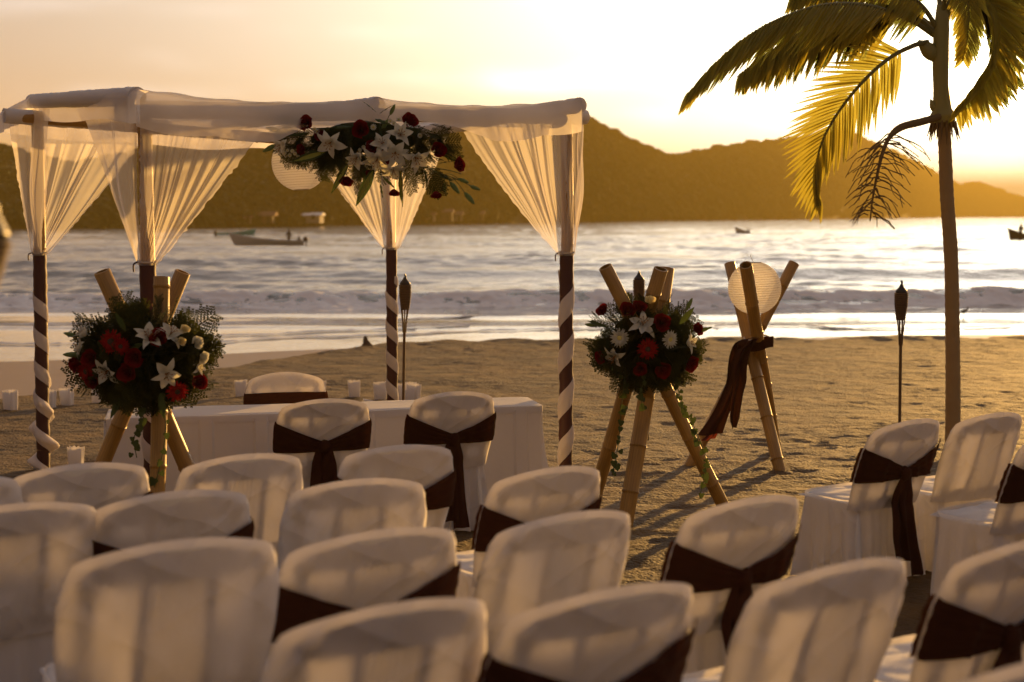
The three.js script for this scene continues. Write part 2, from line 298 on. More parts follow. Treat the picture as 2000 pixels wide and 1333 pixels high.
{
  const n = hillPx.length - 1;
  struct('hills', grid(n, 60, (u, v) => { const px = hillPx[Math.round(u * n)], p = hillP(px, v * 1.7); p.y += 2.2 * fbm(px / 9, v * 40, 6, 2) * (v > 0.01 ? 1 : 0); return p; }), M.hill);
  // forest crowns
  const r = rng(77), faces = [];
  for (let i = 0; i < 150; i++) { const a = r() * 6.283, z = r() * 1.7 - 0.7, q = Math.sqrt(Math.max(0, 1 - z * z)), R = 0.72 + 0.34 * r(); const t = new THREE.PlaneGeometry(0.5, 0.42); t.rotateX((r() - 0.5) * 2.4); t.rotateY(a + (r() - 0.5)); t.translate(Math.cos(a) * q * R, z * R * 0.8, Math.sin(a) * q * R); faces.push(t); }
  faces.push(blob(0.8, 3, 0.3, 1, 2));
  const crown = noUv(faces), N = 36000, im = new THREE.InstancedMesh(crown, M.tree, N), m4 = new THREE.Matrix4(), c = new THREE.Color();
  for (let i = 0; i < N; i++) {
    const px = -120 + 2280 * r(), s = i % 5 === 0 ? 0.93 + 0.1 * r() : 0.0 + 1.03 * Math.pow(r(), 0.8), p = hillP(px, s), k = farShore(px) / 1000, R = (2.2 + 3.4 * r() * r() + 1.2 * r()) * lerp(1, k, 0.8);
    p.y += R * (0.15 + 0.3 * r()); m4.compose(p, new THREE.Quaternion().setFromAxisAngle(V(0, 1, 0), r() * 6.28), V(R * (0.9 + 0.4 * r()), R * (0.75 + 0.5 * r()), R)); im.setMatrixAt(i, m4);
    const g = 0.7 + 0.7 * r(); im.setColorAt(i, c.setRGB(g * (0.9 + 0.3 * r()), g, g * 0.9));
  }
  im.name = 'forest'; im.userData.kind = 'stuff'; shadowed(im); tag(im, 'dense tropical forest covering the hills across the bay', 'forest'); scene.add(im);
}
// ------------------------------------------------------------------ SECTION: objects
// ---- chairs under cloth covers
const backZ = (y) => 0.185 + (y - 0.45) * 0.34;              // local: the sitter looks along -z, the backrest leans to +z
const yTop = (u) => 0.885 - 0.052 * u * u - 0.036 * (1 - Math.pow(Math.max(0, 1 - Math.pow(Math.abs(u), 15)), 0.5));
const halfW = (v) => 0.258 + 0.022 * smooth(0, 0.55, v) - 0.016 * smooth(0.75, 1, v);
function backPoint(u, v, side, seed, loose) {                // side +1 outer face, -1 the sitter's face
  const y0 = 0.40, y = y0 + (yTop(u) - y0) * v, t = 0.016 * Math.pow(Math.max(0, 1 - Math.pow(Math.abs(u), 8)), 0.5) * Math.pow(Math.max(0, 1 - Math.pow(v, 14)), 0.5);
  const ridge = (n) => Math.pow(1 - Math.abs(n), 4), wl = smooth(0.25, -0.25, u), wr = 1 - wl, dn = 1 - v;
  const cr = wr * ridge(noise(u * 3.2 + v * 2.9 + seed * 3.1, (u - v) * 0.7, seed)) + wl * ridge(noise(-u * 3.2 + v * 2.9 + seed * 5.7, (-u - v) * 0.7, seed + 9));
  const fold = loose * (1 - 0.6 * smooth(0.45, 0.25, Math.abs(u)) * smooth(0.35, 0.6, v)) * (0.042 * cr * (0.35 + 0.65 * fbm(u * 1.7, v * 1.4, seed * 4, 2)) + 0.020 * Math.max(0, fbm(u * 2.2 + seed * 5, v * 1.7, 3 + seed, 3)) + 0.020 * ridge(noise(u * 4.5 + seed, v * 0.9, seed * 2)) * dn + 0.013 * Math.exp(-(((Math.abs(u) - 0.8) / 0.22) ** 2)) * Math.sin(24 * (Math.abs(u) + dn * 1.3) + seed) * smooth(0.5, 0.85, v)) * (1 - Math.abs(u) ** 6) * (1 - v ** 10);
  return V(u * halfW(v), y, backZ(y) + 0.05 * (1 - u * u) + side * t + fold * (side > 0 ? 1 : 0.6));
}
function coverGeo(seed, loose) {
  const A = grid(56, 36, (u, v) => { const k = u * 2; return k <= 1 ? backPoint(-1 + 2 * k, v, 1, seed, loose) : backPoint(1 - 2 * (k - 1), v, -1, seed, loose); }, [1.0, 0.5], true);
  const seat = grid(24, 20, (u, v) => { const x = (u - 0.5) * 0.50, z = lerp(-0.175, 0.2, v), e = Math.max(Math.abs(u - 0.5) * 2, Math.abs(v - 0.5) * 2); return V(x, 0.462 - 0.030 * Math.pow(e, 6) - 0.012 * (1 - e * e) + 0.006 * noise(x * 14 + seed, z * 14, 2), z); }, [0.47, 0.46]);
  const n = 200, skirt = grid(n, 16, (u, v) => {
    const a = u * 2 * Math.PI, c = Math.cos(a), s = Math.sin(a), q = Math.pow(Math.pow(Math.abs(c), 5) + Math.pow(Math.abs(s), 5), -1 / 5);
    const drop = v, w = 0.018 * Math.sin(a * 13 + seed * 3 + 2 * noise(a * 2, seed)) + 0.030 * noise(c * 3 + seed, s * 3, seed) + 0.007 * Math.sin(a * 29 + seed), fl = 1 + 0.10 * drop;
    const rx = 0.252 * fl + w * drop * 1.6, rz = 0.192 * fl + w * drop * 1.6;
    return V(c * q * rx, 0.452 - 0.446 * v + 0.012 * (v > 0.9 ? noise(a * 3, seed) : 0), 0.012 + s * q * rz + (s > 0 ? 0.02 * drop : 0));
  }, [1.9, 0.45], true);
  return mergeGeometries([A, seat, skirt]);
}
function strip(u0, u1, y0, y1, nu = 6, nv = 5) {             // a bent slab of the plastic chair's back
  const f = (u, y, s) => { const p = V(u * 0.238, y, backZ(y) + 0.05 * (1 - u * u) + s * 0.004 + 0.011); return p; };
  const a = [1, -1].map((s) => grid(nu, nv, (i, j) => f(lerp(u0, u1, i), Math.min(lerp(y0, y1, j), yTop(lerp(u0, u1, i)) - 0.022), s)));
  const e = grid(2 * (nu + nv), 1, (t, w) => { const L = t * 2 * (nu + nv); let u, y; if (L <= nu) { u = lerp(u0, u1, L / nu); y = y0; } else if (L <= nu + nv) { u = u1; y = lerp(y0, y1, (L - nu) / nv); } else if (L <= 2 * nu + nv) { u = lerp(u1, u0, (L - nu - nv) / nu); y = y1; } else { u = u0; y = lerp(y1, y0, (L - 2 * nu - nv) / nv); } return f(u, Math.min(y, yTop(u) - 0.022), w * 2 - 1); });
  return mergeGeometries([...a, e]);
}
function box(w, h, d, x, y, z, r) { const g = new THREE.BoxGeometry(w, h, d); if (r) g.rotateX(r); g.translate(x, y, z); return g; }
const backFrame = mergeGeometries([strip(-0.97, 0.97, 0.775, 0.86, 24, 4), strip(-0.97, -0.80, 0.42, 0.775), strip(0.80, 0.97, 0.42, 0.775), strip(-0.42, -0.30, 0.42, 0.775), strip(0.30, 0.42, 0.42, 0.775), strip(-0.8, 0.8, 0.42, 0.475, 12, 2)]);
const slatGeos = []; for (let i = 0; i < 8; i++) { const c = -0.262 + i * 0.075; slatGeos.push(strip(c - 0.014, c + 0.014, 0.475, 0.775, 2, 5)); }
const seatGeo = grid(14, 14, (u, v) => V((u - 0.5) * 0.43, 0.437 - 0.012 * (1 - (2 * u - 1) ** 2) + (v < 0.12 ? -0.02 * (1 - v / 0.12) : 0), lerp(-0.17, 0.19, v)));
const legGeos = [[-1, -1], [1, -1], [-1, 1], [1, 1]].map(([a, b]) => sweep([V(a * 0.19, 0.43, b < 0 ? -0.14 : 0.17), V(a * 0.205, 0.22, b < 0 ? -0.15 : 0.2), V(a * 0.215, 0.0, b < 0 ? -0.16 : 0.225)], 0.02, 6));
function sashPart(u0, u1, side, seed) {
  return grid(40, 14, (a, b) => {
    const u = lerp(u0, u1, a), r = b * 2 - 1, k = side > 0 ? Math.pow(Math.abs(u), 1.05) : 1;
    const yc = (side > 0 ? 0.592 + 0.060 * k : 0.652), h = 0.030 + 0.064 * k, y = yc + r * h, v = (y - 0.40) / (yTop(u) - 0.40), p = backPoint(clamp(u, -0.999, 0.999), v, side, seed, 1.0);
    p.z += side * (0.012 + 0.0055 * Math.sin(r * 12 + u * 4 + seed + 2 * noise(u * 2, seed)) * (1 - 0.55 * k) + 0.002 * noise(u * 7, r * 3, seed)); p.x *= 1.022; return p;
  });
}
function tailGeo(side, seed, len) {
  return grid(10, 30, (a, b) => {
    const y = 0.592 - b * len, w = lerp(0.022, 0.050, smooth(0, 0.25, b)) * (1 + 0.15 * noise(b * 4, seed)), x = side * 0.022 + side * 0.012 * b + (a - 0.5) * 2 * w + 0.008 * noise(b * 3, seed * 2), yy = Math.max(y, 0.44);
    return V(x, y, backZ(yy) + 0.05 + 0.042 + (y < 0.44 ? 0.085 * (0.44 - y) / 0.44 + 0.03 : 0.03 * smooth(0.6, 0.44, y)) + side * 0.004 + 0.011 * Math.sin(a * 9 + seed + b * 2) * smooth(0, 0.4, b) + 0.01 * noise(b * 5, a * 2, seed));
  });
}
function makeChair(seed, withSash) {
  const t = thing('banquet_chair', 'x', 'chair', V(0, 0, 0), 0, 'white covered chairs set out on the sand');
  part('cover', coverGeo(seed, withSash ? 0.8 : 1.15), M.cover, t);
  const b = part('back_frame', backFrame, M.plastic, t); for (const g of slatGeos) part('slat', g, M.plastic, b);
  part('seat', seatGeo, M.plastic, t); for (const g of legGeos) part('leg', g, M.plastic, t);
  if (withSash) {
    const s = part('sash', mergeGeometries([sashPart(-1, 1, 1, seed), sashPart(-1, 1, -1, seed)]), M.sash, t);
    const k = blob(1, seed, 0.16, 3); k.scale(0.036, 0.040, 0.024); k.translate(0.0, 0.594, backZ(0.594) + 0.05 + 0.036); part('knot', k, M.sash, s);
    for (const [sd, len] of [[-1, 0.50 + 0.05 * Math.sin(seed)], [1, 0.53]]) part('tail', tailGeo(sd, seed + sd, len), M.sash, s);
  }
  return t;
}
const protoPlain = [1, 2, 3].map((s) => [s, false]), protoSash = [4, 5, 6].map((s) => [s, true]);
const made = new Map();
function placeChair(kind, variant, px, topRow, d, turnDeg, label, topH = 0.885) {
  const key = kind + variant, src = made.get(key); let o;
  if (!src) { o = makeChair(...(kind === 'sash' ? protoSash : protoPlain)[variant]); made.set(key, o); }
  else { o = src.clone(); o.name = numbered('banquet_chair'); scene.add(o); }
  const r = turnDeg * D2R, top = at(px, topRow, d).add(V(turnDeg < 90 ? 0.085 * Math.sin(r) : 0, 0, 0)), wob = 1 + 0.035 * Math.sin(px * 1.7), hob = 1 + 0.015 * Math.sin(px * 0.9), off = backZ(0.88) + 0.05;   // the top of the backrest stands where the photo shows it
  o.position.set(top.x - Math.sin(r) * off, top.y - topH * hob, top.z - Math.cos(r) * off); o.rotation.y = r; o.scale.set(wob * 1.03, hob, 1);
  o.userData = { ...o.userData, label };
  return o;
}
const W = 'white covered chair';
placeChair('plain', 0, 738, 1176, 2.98, 31, 'plain white covered chair without sash in the front row, left of the sashed one');
placeChair('sash', 0, 1172, 1146, 3.17, 32, 'front row white covered chair with brown sash, between two plain covered chairs');
placeChair('plain', 1, 1627, 1096, 3.48, 33, 'plain white covered chair without sash in front of the sashed chair at the right edge');
placeChair('plain', 2, 1990, 1284, 2.5, 31, 'nearest white covered chair, only its top showing at the bottom right corner');
placeChair('plain', 2, 322, 1054, 3.55, 28, 'large plain white covered chair at the lower left with loose diagonal folds');
placeChair('sash', 1, 718, 1034, 4.0, 31, 'second row white covered chair with brown sash, behind the plain chair showing slats');
placeChair('plain', 0, 1096, 1000, 4.28, 33, 'second row plain white covered chair directly behind the front row sashed chair');
placeChair('sash', 2, 1452, 970, 4.65, 33, 'turned white covered chair with brown sash, in front of the middle tripod foot');
placeChair('sash', 0, 322, 959, 4.76, 29, 'white covered chair with brown sash, directly behind the large plain chair at lower left');
placeChair('plain', 1, 690, 935, 5.05, 21, 'third row plain white covered chair before the two table chairs, smooth cover');
placeChair('sash', 1, 1064, 912, 5.45, 32, 'third row white covered chair with brown sash in front of the right gazebo post');
placeChair('plain', 0, 462, 887, 5.85, 29, 'plain white covered chair at the foot of the left flower tripod, slats glowing through');
placeChair('sash', 2, 772, 869, 6.25, 22, 'fourth row white covered chair with brown sash, between the two chairs at the table');
placeChair('sash', 0, 141, 905, 5.6, 29, 'white covered chair with brown sash left of the flower tripod pole, slats glowing through');
placeChair('plain', 1, 5, 984, 4.5, 30, 'plain white covered chair cut by the left edge of the photo, second from the bottom');
placeChair('plain', 0, -132, 930, 5.1, 30, 'covered chair at the left edge of which only a rounded corner shows');
placeChair('sash', 1, 1772, 819, 7.15, 35, 'white covered chair with brown sash and long tail, its seat showing, right of the torch');
placeChair('plain', 2, 1935, 806, 7.45, 30, 'plain white covered chair glowing yellow in front of the palm trunk');
placeChair('sash', 2, 2062, 842, 6.5, 36, 'white covered chair with brown sash cut by the right edge behind the plain glowing one');
placeChair('sash', 1, 1985, 1052, 3.85, 34, 'large sashed white covered chair at the right edge in the lower row');
placeChair('sash', 0, 628, 779, 8.15, 19, 'left of the two sashed white chairs pulled up to the cloth covered table');
placeChair('sash', 2, 882, 765, 8.45, 20, 'right of the two sashed white chairs at the table, its long tail reaching the sand');
placeChair('sash', 1, 556, 727, 10.15, 192, 'white chair with straight brown band on the far side of the table facing the guests');

// ---- table inside the gazebo
{
  const a = at(207, 818, 8.9), b = at(1058, 789, 9.52), len = Math.hypot(b.x - a.x, b.z - a.z), ang = Math.atan2(-(b.z - a.z), b.x - a.x), H = (a.y + b.y) / 2 - gy(0, 9.2);
  const t = thing('banquet_table', 'long table under a pale skirted cloth inside the gazebo', 'table', V(a.x, gy(0, 9.2), a.z), ang);
  const dep = 0.44, cx = len / 2, cz = -dep / 2;
  part('tablecloth', mergeGeometries([grid(60, 16, (u, v) => { const e = Math.max(Math.abs(u - 0.5) * 2 * 0.995, Math.abs(v - 0.5) * 2); return V(lerp(-0.006, len + 0.006, u), H + 0.003 * noise(u * 9, v * 3) - 0.008 * Math.pow(e, 40), lerp(0.006, -dep - 0.006, v)); }, [2.6, 0.76]),
    grid(400, 2, (u, v) => { const [x, z, nx, nz] = rim(u); return V(x + nx * 0.010, H - 0.006 - v * 0.045, z + nz * 0.010); }, [7, 0.05])]), M.linen, t);
  function rim(u) {
    const P = 2 * (len + dep); let s = u * P;
    if (s < len) return [s, 0, 0, 1]; s -= len; if (s < dep) return [len, -s, 1, 0]; s -= dep; if (s < len) return [len - s, -dep, 0, -1]; s -= len; return [0, -dep + s, -1, 0];
  }
  const P = 2 * (len + dep), n = 900;
  part('table_skirt', grid(n, 12, (u, v) => {
    const [x, z, nx, nz] = rim(u), s = u * P, q = ((s + 0.12) % 0.345) / 0.345, band = smooth(0, 0.02, q) * (1 - smooth(0.25, 0.27, q)), c = Math.min(Math.abs(s - len), Math.abs(s), Math.abs(s - len - dep), Math.abs(s - P), Math.abs(s - 2 * len - dep)), fl = (0.03 + 0.09 * Math.exp(-c / 0.16)) * v * v;
    const o = 0.004 + 0.014 * band + fl + 0.010 * v * noise(s * 4, 3) + 0.006 * v * Math.sin(s * 19);
    return V(x + nx * o, H - 0.03 - v * (H - 0.035), z + nz * o);
  }, [P, 0.65]), M.linen, t);
  part('tabletop', box(len - 0.03, 0.025, dep - 0.03, cx, H - 0.035, cz), M.torchWood, t);
  for (const [x, z] of [[0.12, -0.1], [len - 0.12, -0.1], [0.12, -dep + 0.1], [len - 0.12, -dep + 0.1]]) part('leg', box(0.04, H - 0.05, 0.04, x, (H - 0.05) / 2, z), M.torchMetal, t);
}
// ---- bamboo poles
function culm(a, b, r, seed, hollow = true, nodeGap = 0.33) { // from foot a to head b, nodes along it, a hollow cut head
  const L = a.distanceTo(b), prof = [[0, 0], [r * 0.98, 0]], k0 = 0.12 + 0.2 * hash(seed, 3, 1);
  const nodes = []; for (let y = k0; y < L - 0.05; y += nodeGap * (0.85 + 0.3 * hash(seed, Math.round(y * 10), 2))) nodes.push(y);
  for (const y of nodes) prof.push([r * 0.985, y - 0.02], [r * 1.0, y - 0.008], [r * 1.09, y - 0.003], [r * 1.03, y], [r * 1.085, y + 0.003], [r, y + 0.01]);
  prof.push([r * 0.99, L - 0.002], [r * 0.96, L]);
  if (hollow) prof.push([r * 0.74, L], [r * 0.72, L - 0.09], [0, L - 0.10]); else prof.push([0, L]);
  const g = new THREE.LatheGeometry(prof.map((p) => new THREE.Vector2(Math.max(0, p[0]), p[1])), 20);
  const p = g.attributes.position, uv = g.attributes.uv; for (let i = 0; i < p.count; i++) { uv.setXY(i, uv.getX(i) * 2, p.getY(i) * 1.3 + seed * 0.37); const w = 0.006 * noise(p.getY(i) * 1.5, seed); p.setX(i, p.getX(i) + w); }
  return orient(toCreasedNormals(g, 0.7), a, b.clone().sub(a));
}
function helix(a, b, r, pitch, width, hand, phase, puff = () => 0, seed = 0) { // a ribbon wound round a straight post
  const L = a.distanceTo(b), turns = L / pitch, n = Math.ceil(turns * 22);
  const g = grid(n, 6, (u, v) => { const th = hand * u * turns * 2 * Math.PI + phase, y = clamp(u * L + (v - 0.5) * width, 0, L), p = r + Math.sin(v * Math.PI) * (0.004 + puff(y) * (0.6 + 0.8 * noise(th * 1.7, v * 3, seed))) + 0.002 * noise(th * 2, v * 4, seed); return V(Math.cos(th) * p, y, Math.sin(th) * p); }, [turns * 0.4, 0.1]);
  return orient(g, a, b.clone().sub(a));
}
const ground = (p) => V(p.x, gy(p.x, -p.z) - 0.04, p.z);
// ---- gazebo
{
  const FLt = at(281, 214, 8.6), BLt = at(72, 224, 11.2), FRt = at(1108, 226, 10.2), BRt = at(763, 286, 12.6);
  const FLf = ground(at(287, 500, 8.6)), BLf = ground(at(72, 500, 11.2)), FRf = ground(at(1106, 500, 10.2)), BRf = ground(at(764, 500, 12.6));
  const t = thing('gazebo', 'bamboo gazebo draped in sheer white tulle with brown and white ribbon wrapped posts', 'gazebo', V(-1.1, gy(0, 10), -10));
  const tieRow = { FL: 512, BL: 494, FR: 494, BR: 484 }, posts = { FL: [FLf, FLt, 0.043, 8.6], BL: [BLf, BLt, 0.046, 11.2], FR: [FRf, FRt, 0.043, 10.2], BR: [BRf, BRt, 0.042, 12.6] };
  const ties = {}; let sd = 3;
  for (const [k, [f, top, r, d]] of Object.entries(posts)) {
    const p = wpart('post', culm(f, top.clone(), r, sd++, false, 0.4), M.bamboo, t), yT = at(1000, tieRow[k], d).y, tie = f.clone().lerp(top, (yT - f.y) / (top.y - f.y)); ties[k] = tie;
    const low = f.clone().lerp(tie, 0.0), hand = k === 'FR' ? -1 : 1, pitch = k === 'FR' ? 0.335 : 0.26;
    wpart('brown_wrap', sweep(bez(low, tie, 60), (s, l) => r + 0.006 + 0.0022 * noise(l * 9, sd) + 0.0015 * Math.sin(l * 60), 20, true), M.burg, t, p);
    const top2 = f.clone().lerp(tie, k === 'FR' ? 0.93 : k === 'BR' ? 0.86 : 0.86), puff = k === 'BL' ? (y) => 0.055 * smooth(1.0, 0.25, y) : k === 'FR' ? () => 0.006 : () => 0.004;
    wpart('white_ribbon', helix(low, top2, r + 0.009, pitch, pitch * (k === 'FR' ? 0.52 : 0.46), hand, k === 'FR' ? 2.2 : k === 'BL' ? 0.6 : 1.2, puff, sd), M.ribbonWhite, t, p);
    wpart('tie', new THREE.TorusGeometry(r + 0.012, 0.006, 6, 24).rotateX(Math.PI / 2 + 0.12).translate(tie.x, tie.y + 0.004, tie.z), M.rope, t, p);
    wpart('tie_end', sweep(curve([tie.clone().add(V(-r - 0.012, 0, 0.01)), tie.clone().add(V(-r - 0.035, -0.012, 0.02)), tie.clone().add(V(-r - 0.036, -0.06, 0.02))], 8), 0.005, 6), M.burg, t, p);
  }
  const beam = (name, a, b, r, s) => wpart(name, culm(a, b, r, s, true, 0.5), M.bamboo, t);
  beam('beam', at(250, 213, 8.5), at(1141, 229, 10.22), 0.040, 21); beam('beam', at(766, 290, 12.75), at(8, 226, 10.9), 0.046, 22);
  const raf = [[at(64, 198, 11.5), at(266, 188, 8.3)], [at(425, 244, 12.1), at(736, 206, 9.2)], [at(752, 268, 12.9), at(1131, 206, 9.95)]];
  raf.forEach(([a, b], i) => beam('rafter', a, b, 0.042, 31 + i));
  for (const [i, [a, b, r]] of [[...raf[0], 0.042], [...raf[1], 0.042], [...raf[2], 0.042], [at(250, 213, 8.5), at(1141, 229, 10.22), 0.040], [at(8, 226, 10.9), at(330, 250, 11.75), 0.046]].entries()) wpart('cloth_wrap', sweep(bez(a.clone().lerp(b, -0.004), b.clone().lerp(a, -0.004), 70), (s, l) => r + 0.011 + 0.005 * Math.abs(noise(l * 7, i)) + 0.002 * Math.sin(l * 50 + i), 22, true), M.linen, t);
  // roof cloth over the rafters: front hem, over the front beam, back to the far beam
  const r3 = (s, f) => { const k = s * 2, i = Math.min(1, Math.floor(k)), q = k - i, p = raf[i][1].clone().lerp(raf[i][0], f), o = raf[i + 1][1].clone().lerp(raf[i + 1][0], f); const m = p.lerp(o, q); m.y += 0.048 - 0.085 * Math.sin(q * Math.PI) ** 0.8 * (0.6 + 0.4 * f); return m; };
  wpart('canopy', grid(130, 70, (u, v) => {
    const s = clamp((u - 0.02) / 0.96), hem = 0.16;
    const wr = 0.010 * fbm(u * 9, v * 4, 5, 3) + 0.006 * Math.sin(u * 60 + v * 14);
    if (v < hem) { const q = 1 - v / hem, p = r3(s, -0.012), fall = 0.22 - 0.11 * smooth(0.27, 0.36, s) * (1 - smooth(0.66, 0.78, s)) + 0.03 * noise(s * 5, 3) + 0.02 * Math.abs(Math.sin(s * 21)); p.y -= fall * q; p.z += (0.055 * Math.sin(q * Math.PI * 0.5) + wr + 0.012 * Math.sin(s * 70) * q); return p; }
    const q = (v - hem) / (1 - hem), p = r3(s, -0.012 + 0.985 * q); p.y += wr; return p;
  }, [3, 3]), M.tulleThick, t);
  const sideC = new THREE.CatmullRomCurve3([at(292, 183, 8.22), at(262, 178, 8.3), at(170, 186, 9.8), at(66, 190, 11.35), at(30, 208, 11.0), at(10, 219, 10.8)], false, 'centripetal');
  wpart('side_valance', grid(80, 14, (u, v) => { const p = sideC.getPoint(u); p.y += 0.012 - v * (0.19 + 0.03 * noise(u * 6, 4)); p.x -= 0.056 * Math.min(1, v * 4) ** 0.5 + 0.010 * Math.sin(u * 60) * v; p.z += 0.01; return p; }, [3, 0.2]), M.tulleDense, t);
  wpart('back_valance', grid(80, 14, (u, v) => { const p = at(lerp(4, 770, u), lerp(222, 278, u), lerp(11.3, 12.7, u)); p.y += 0.05 - v * (0.2 + 0.03 * noise(u * 6, 9)); p.z -= 0.05 + 0.01 * Math.sin(u * 70) * v; return p; }, [3, 0.2]), M.tulleDense, t);
  // gathered curtains
  function curtain(list, tie, seed, pleats, a0, a1, amp, rag) {
    const c = new THREE.CatmullRomCurve3(list, false, 'centripetal'), L = c.getLength();
    return grid(190, 46, (u, v) => {
      const uu = u + 0.012 * noise(u * 13, seed) + 0.02 * noise(u * 4, seed + 4), top = c.getPointAt(clamp(uu)), ang = lerp(a0, a1, u), ring = tie.clone().add(V(Math.cos(ang) * 0.056, -0.02, Math.sin(ang) * 0.056));
      const e = Math.pow(v, 0.94), p = top.lerp(ring, e), side = c.getTangentAt(clamp(uu)), n = V(-side.z, 0, side.x).normalize();
      const ph = pleats * 2 * Math.PI * (u + 0.13 * noise(u * 4.3, seed + 1) + 0.03 * noise(u * 15, seed + 6)), A = amp * (0.35 + 0.65 * Math.sin(Math.PI * Math.min(0.85, v * 0.9))) * (0.5 + 0.7 * Math.abs(noise(u * 8, seed + 7)) + 0.2) * Math.pow(1 - v, 0.35);
      const fade = Math.pow(Math.sin(Math.PI * clamp(u, 0.002, 0.998)), 0.3); p.addScaledVector(n, fade * A * (0.22 * Math.sin(ph) + 1.15 * noise(u * pleats * 1.5 + 0.3 * v, v * 0.7, seed * 3)) + 0.035 * Math.sin(v * Math.PI) * noise(u * 3, v * 2, seed)); p.addScaledVector(side, fade * A * 0.6 * noise(u * pleats * 1.5, v * 0.5, seed * 3 + 40));
      p.y -= 0.05 * Math.sin(v * Math.PI) * (0.5 + 0.5 * noise(u * 5, seed + 2)); if (u > 0.985 || u < 0.015) p.addScaledVector(side, rag * (u > 0.5 ? 1 : -1) * 0.009 * noise(v * 60, seed));
      return p;
    }, [L * 1.4, 1.2]);
  }
  const cur = (...a) => wpart('curtain', curtain(...a), M.tulle, t);
  cur([at(156, 212, 9.9), at(205, 204, 9.2), at(270, 200, 8.5)], ties.FL, 1, 9, Math.PI * 1.0, Math.PI * 0.6, 0.03, 1);
  cur([at(272, 214, 8.5), at(330, 224, 8.58), at(420, 232, 8.75), at(512, 256, 8.9)], ties.FL, 2, 15, Math.PI * 0.7, 0.1, 0.034, 1.5);
  cur([at(98, 212, 10.75), at(60, 214, 11.0), at(14, 226, 11.15)], ties.BL, 3, 8, Math.PI * 0.3, Math.PI, 0.03, 1);
  cur([at(60, 232, 11.3), at(150, 240, 11.45), at(230, 246, 11.65), at(300, 252, 11.8)], ties.BL, 4, 13, Math.PI * 1.1, -0.1, 0.036, 1.4);
  cur([at(905, 258, 9.75), at(985, 242, 9.9), at(1060, 236, 10.05), at(1112, 232, 10.12)], ties.FR, 5, 14, Math.PI * 1.1, Math.PI * 0.45, 0.034, 1);
  cur([at(1096, 230, 10.12), at(1128, 228, 10.2), at(1139, 232, 10.5)], ties.FR, 6, 7, Math.PI * 0.5, -0.2, 0.026, 0.6);
  cur([at(585, 274, 12.2), at(650, 278, 12.35), at(720, 284, 12.5), at(764, 288, 12.5)], ties.BR, 7, 12, Math.PI * 1.1, Math.PI * 0.5, 0.036, 1);
  cur([at(764, 286, 12.5), at(820, 276, 12.0), at(876, 266, 11.6)], ties.BR, 8, 10, Math.PI * 0.5, -0.1, 0.034, 1.2);
}
// ---- bamboo tripods
function tripod(label, poles, lash) {
  const pts = poles.map(([a, b, r]) => [ground(a), b, r]), base = V(0, 0, 0); pts.forEach(([a]) => base.add(a)); base.multiplyScalar(1 / 3);
  const t = thing('bamboo_tripod', label, 'tripod', base, 0, 'bamboo tripods standing on the sand');
  pts.forEach(([a, b, r], i) => wpart('pole', culm(a, b, r, Math.round(a.x * 91) + i * 7), M.bamboo, t));
  if (lash) { const list = []; for (let k = 0; k < 5; k++) list.push(new THREE.TorusGeometry(0.085 + 0.006 * k, 0.007, 6, 24).rotateX(Math.PI / 2 + 0.25 * Math.sin(k * 2)).translate(lash.x, lash.y - 0.03 + k * 0.014, lash.z)); wpart('lashing', noUv(list), M.rope, t); }
  return t;
}
tripod('left bamboo tripod with flowers at its crossing, before the front gazebo post', [[at(430, 1058, 8.40), at(199, 530, 8.0), 0.047], [at(128, 1066, 8.30), at(356, 531, 8.25), 0.046], [at(302, 1128, 7.6), at(315, 541, 7.86), 0.044]], at(288, 745, 8.05));
tripod('middle bamboo tripod carrying a red and white bouquet, right of the gazebo', [[at(1427, 1016, 9.2), at(1183, 521, 8.75), 0.043], [at(1220, 1012, 8.8), at(1302, 524, 9.15), 0.052], [at(1150, 1005, 9.4), at(1290, 525, 8.85), 0.046]], at(1252, 735, 9.02));
tripod('right bamboo tripod tied with a brown sash and holding a paper lantern', [[at(1527, 925, 11.1), at(1426, 515, 11.9), 0.048], [at(1517, 884, 12.2), at(1457, 518, 11.0), 0.050], [at(1342, 910, 11.35), at(1552, 514, 11.7), 0.046]], at(1480, 668, 11.55));
